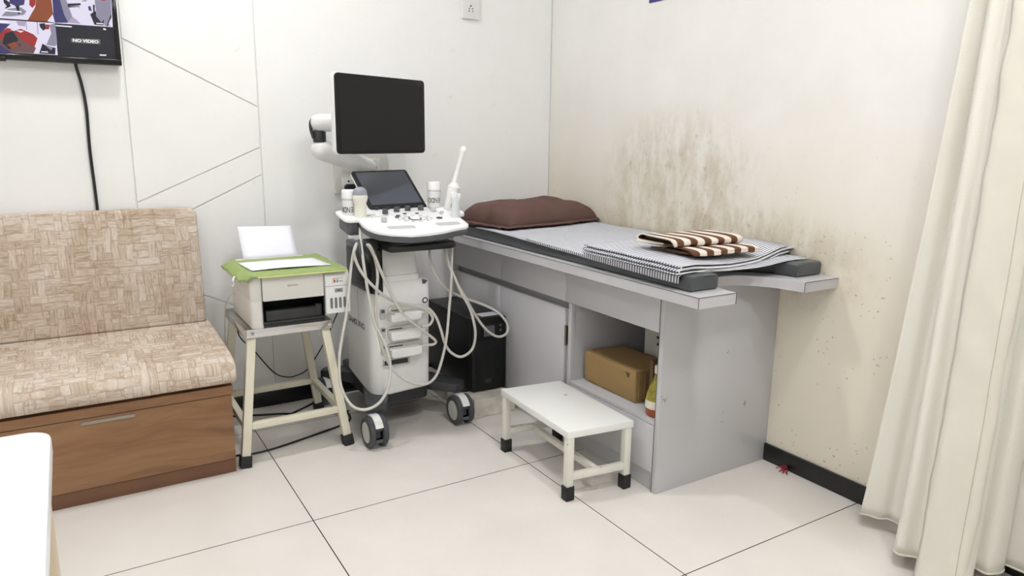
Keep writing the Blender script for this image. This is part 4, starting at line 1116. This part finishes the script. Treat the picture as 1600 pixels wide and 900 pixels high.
pe = thing('transvaginal_probe', (-.815, -.45, .88), 'long slim white ultrasound probe standing in the right holder', 'ultrasound probe')
q0, q1, q2, q3 = at(700, 334, 'y', -.455), at(709, 293, 'y', -.452), at(708.5, 289, 'y', -.452), at(724.5, 232, 'y', -.445)
ax = (q1-q0); b = MB(); L = ax.length
b.lathe([(.014, -.03), (.0220, 0), (.0240, L*.5), (.0275, L*.97), (.0280, L), (.018, L+.014), (.0115, L+.022)], q0, ax, 28); b.build('handle', 'white_plastic', pe)
ax = (q3-q2); L2_ = ax.length
b = MB(); b.lathe([(.0115, -.008), (.0105, .02), (.0100, L2_*.70), (.0115, L2_*.86), (.0135, L2_*.93)], q2, ax, 24); b.build('shaft', 'white_plastic', pe)
b = MB(); b.lathe([(.0138, L2_*.93), (.0140, L2_*.955), (.0125, L2_*1.01), (.008, L2_*1.05), (0, L2_*1.065)], q2, ax, 24); lab(b.build('tip', 'console_white', pe), 'bright white rounded tip')
d_ = ax.normalized(); mk = at(706, 320, 'y', -.482); MB().box(mk.x-.0010, mk.x+.0010, mk.y-.0002, mk.y+.012, mk.z-.011, mk.z+.016, f=lambda p: (p[0]+(p[2]-mk.z)*.20, p[1], p[2])).build('mark', 'text_grey', pe)
cable([(701, 345, -.46), (698, 372, -.55), (697, 395, -.60), (703, 418, -.61), (708, 428, -.61), (720, 456, -.62), (734, 482, -.625), (742, 512, -.63), (742, 532, -.63), (736, 548, -.63), (720, 557.5, -.628), (704, 550, -.622), (695, 536, -.615), (689, 516, -.61), (682, 497, -.602), (672, 484, -.597), (660, 478, -.596), (640, 478, -.600), (622, 478, -.610), (612, 480, -.613), (609, 486, -.612), (616, 490, -.606)], CA, pe)
plug(.490, pe)

p3 = thing('linear_probe', (-.83, -.55, .86), 'short pale ultrasound probe at the right front corner of the console', 'ultrasound probe')
pb = Vector(CP(-.829, -.553, .002))
b = MB(); b.lathe([(.016, -.02), (.0185, .0), (.0185, .03), (.0165, .050), (.0190, .066), (.0195, .076), (0, .0765)], pb, seg=24, sy=.7); b.build('handle', mat('pale_probe', (222, 226, 226), .25), p3)
b = MB(); b.prism(rrect(pb.x-.019, pb.x+.004, pb.z+.074, pb.z+.100, (.003, .003, .010, .010)), pb.y-.010, pb.y+.008, 'y', .003); b.prism(rrect(pb.x+.006, pb.x+.020, pb.z+.070, pb.z+.092, .003), pb.y-.010, pb.y+.008, 'y', .003)
b.build('head', 'console_white', p3)
cable([(709, 352, -.55), (707, 372, -.58), (706, 400, -.60), (705, 440, -.615), (702, 480, -.62), (697, 532, -.63), (687, 574, -.64), (676, 594, -.645), (660, 601, -.645), (640, 597, -.645), (624, 587, -.64), (612, 574, -.632), (600, 552, -.625), (592, 522, -.62), (587, 490, -.62), (588, 458, -.62), (590, 436, -.62), (589, 418, -.62), (585, 402, -.615), (579, 389, -.607), (574, 383, -.606),
       (578, 384, -.622), (584, 396, -.626), (596, 426, -.632), (608, 453, -.636), (622, 480, -.636), (640, 500, -.628), (660, 516, -.618), (676, 528, -.61), (681, 534, -.606), (677, 538, -.600), (668, 539, -.594), (659, 541, -.586)], CA, p3)
plug(.345, p3)
cable([(672, 385, -.56), (671, 398, -.585), (674, 414, -.59), (682, 432, -.59), (695, 449, -.57), (712, 460, -.53), (735, 469, -.50), (760, 478, -.515), (780, 490, -.545), (791, 503, -.565), (794, 514, -.572), (789, 523, -.575), (778, 526, -.58), (764, 519, -.59), (752, 506, -.60), (740, 488, -.61), (728, 466, -.61), (714, 442, -.605), (704, 420, -.60), (697, 398, -.59), (693, 382, -.575)], CA, um)

# ---------------------------------------------------------------- wipe tubs set upside down
def tub(base, l):
    t = thing('wipes_tub', base, l, 'tub', 'tubs on the ultrasound console')
    b = MB(); b.lathe([(.0265, 0), (.0275, .002), (.0275, .072)], base, seg=32); b.build('body', 'white_plastic', t)
    b = MB(); b.lathe([(.0275, .072), (.0285, .073), (.0285, .097), (.0270, .102), (.024, .1035), (0, .1035)], base, seg=32); b.build('lid', 'console_white', t)
    b = MB(); b.lathe([(.0277, .066), (.0277, .0672)], base, seg=32); b.build('band', 'text_dark', t)
    return t
def endo(t, base, a0, h):
    """ENDO printed round the tub, upside down as the tub stands"""
    for k, ch_ in enumerate('ENDO'):
        a = a0 - (k-1.5)*.50
        n = Vector((math.sin(a), -math.cos(a), 0)); u = Vector((-math.cos(a), -math.sin(a), 0))
        text(ch_, .029, frame(Vector(base)+n*.0277+Vector((0, 0, h)), u, (0, 0, -1)), 'lettering', 'text_dark', t, ext=.0002, bold=.0002, sx=.64)
base = CP(-1.232, -.448, -.008); t = tub(base, 'white tub with dark lettering at the left rear of the console, behind the domed probe'); endo(t, base, -.75, .030)
base = CP(-.851, -.400, .003); t = tub(base, 'white tub with dark lettering right of the touch panel'); endo(t, base, -.42, .030)

# ================================================================== light
W = bpy.data.worlds.new('world'); SC.world = W; W.use_nodes = True
W.node_tree.nodes['Background'].inputs[0].default_value = (.9, .92, 1, 1); W.node_tree.nodes['Background'].inputs[1].default_value = .3
vs = SC.view_settings; vs.view_transform = 'Standard'; vs.look = 'None'; vs.gamma = 1; vs.use_curve_mapping = False
vs.exposure = 0.12
